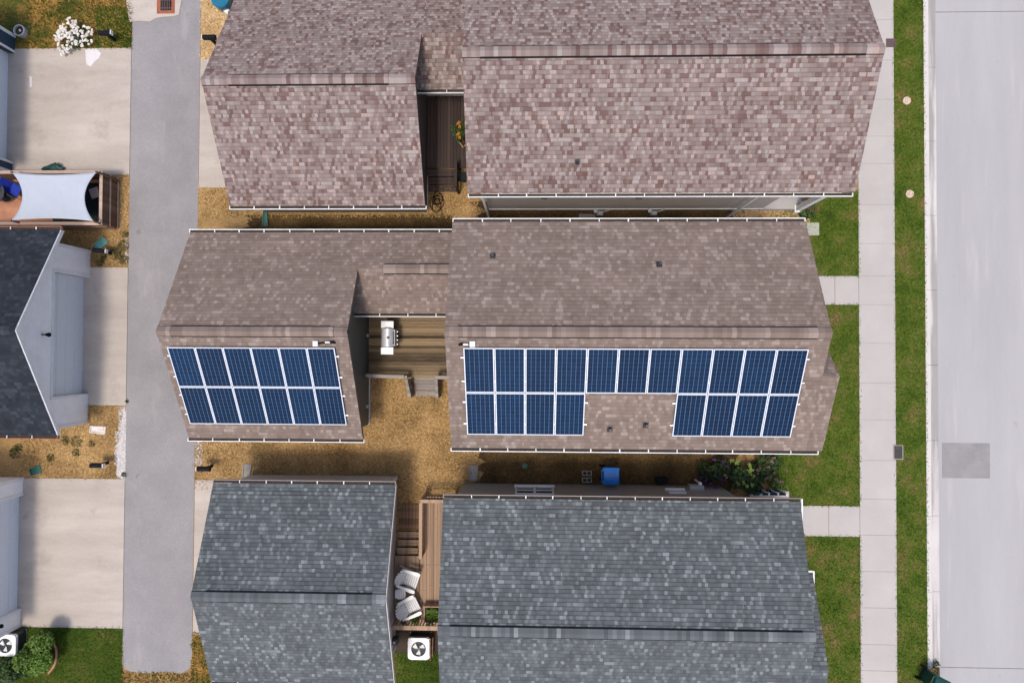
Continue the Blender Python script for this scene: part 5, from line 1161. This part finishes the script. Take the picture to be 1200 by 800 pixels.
# hanging flowers by the mauve house
q = at(539.5, 154, 1.2); t = thing('flower_stand', 'orange flowers on a brass stand beside the mauve house', 'flowers', (q.x, q.y, DZ3))
m = MB(); m.tube([(0.05, -0.2, 0.003), (0.0, 0.0, 0.55), (-0.05, 0.2, 0.003)], 0.016); m.tube([(-0.20, -0.10, 0.62), (-0.13, -0.30, 0.66), (0.10, -0.62, 0.62), (0.2, -0.5, 0.60)], 0.022); m.build('stand', 'brass', t)
m = MB(); m.cyl((0, 0), 0.13, 0.55, 0.75, 16, 0, 0.2); m.build('basket', 'soil', t)
V, Fq, R_ = leafcloud(420, 0.34, 0.45, 0.22, 0.85, 0.055, 9, 41); quadmesh('foliage', V, Fq, R_, 'leaf_mid', t)
V1, F1, R1 = leafcloud(60, 0.12, 0.12, 0.08, 1.05, 0.05, 6, 42); V2 = V1 * np.array([1, 1, 1]) + np.array([-0.03, -0.27, -0.03]); V1 = V1 + np.array([-0.02, 0.16, 0.0]); V = np.r_[V1, V2]; quadmesh('blossom', V, np.arange(len(V)).reshape(-1, 4), np.r_[R1, R1], 'petal_orange', t)
# folded chair in the dark gap
q = at(537, 205, 0.7); t = thing('folding_chair', 'black folding chair in the shade beside the mauve house', 'chair', (q.x + 0.12, q.y, 0), 1.4)
m = MB(); m.box(-0.2, -0.2, 0.42, 0.2, 0.2, 0.45); m.build('seat', 'cloth_black', t); m = MB(); m.hexa([(-0.22, -0.2, 0.45), (-0.19, -0.2, 0.45), (-0.19, 0.2, 0.45), (-0.22, 0.2, 0.45)], [(-0.34, -0.2, 0.9), (-0.31, -0.2, 0.9), (-0.31, 0.2, 0.9), (-0.34, 0.2, 0.9)]); m.build('backrest', 'cloth_black', t)
for sg in (1, -1): m = MB(); m.tube([(-0.2, sg * 0.21, 0), (0.2, sg * 0.21, 0.44)], 0.014); m.tube([(0.2, sg * 0.215, 0), (-0.2, sg * 0.215, 0.44)], 0.014); m.build('leg', 'dark_metal', t)

# ------------------------------------------------------------------ light
SV = Vector((-0.09, -0.30, 1.0)).normalized(); el = math.asin(SV.z); az = math.atan2(SV.x, SV.y)
w = bpy.data.worlds.new('World'); S.world = w; w.use_nodes = True
nt = w.node_tree; sky = nt.nodes.new('ShaderNodeTexSky'); sky.sky_type = 'NISHITA'; sky.sun_disc = False; sky.sun_elevation = el; sky.sun_rotation = az
sky.air_density = 0.8; sky.dust_density = 3.0; sky.ozone_density = 0.6
nt.links.new(sky.outputs[0], nt.nodes['Background'].inputs[0]); nt.nodes['Background'].inputs[1].default_value = 0.15
L = bpy.data.lights.new('sun', 'SUN'); L.energy = 1.55; L.angle = math.radians(10); L.color = (1.0, 0.915, 0.81)
lo = bpy.data.objects.new('sun', L); COL.objects.link(lo); lo.rotation_euler = SV.to_track_quat('Z', 'Y').to_euler(); lo.location = SV * 60
S.view_settings.view_transform = 'Standard'; S.view_settings.look = 'None'; S.view_settings.gamma = 1; S.view_settings.exposure = 0.56
S.view_settings.use_curve_mapping = False
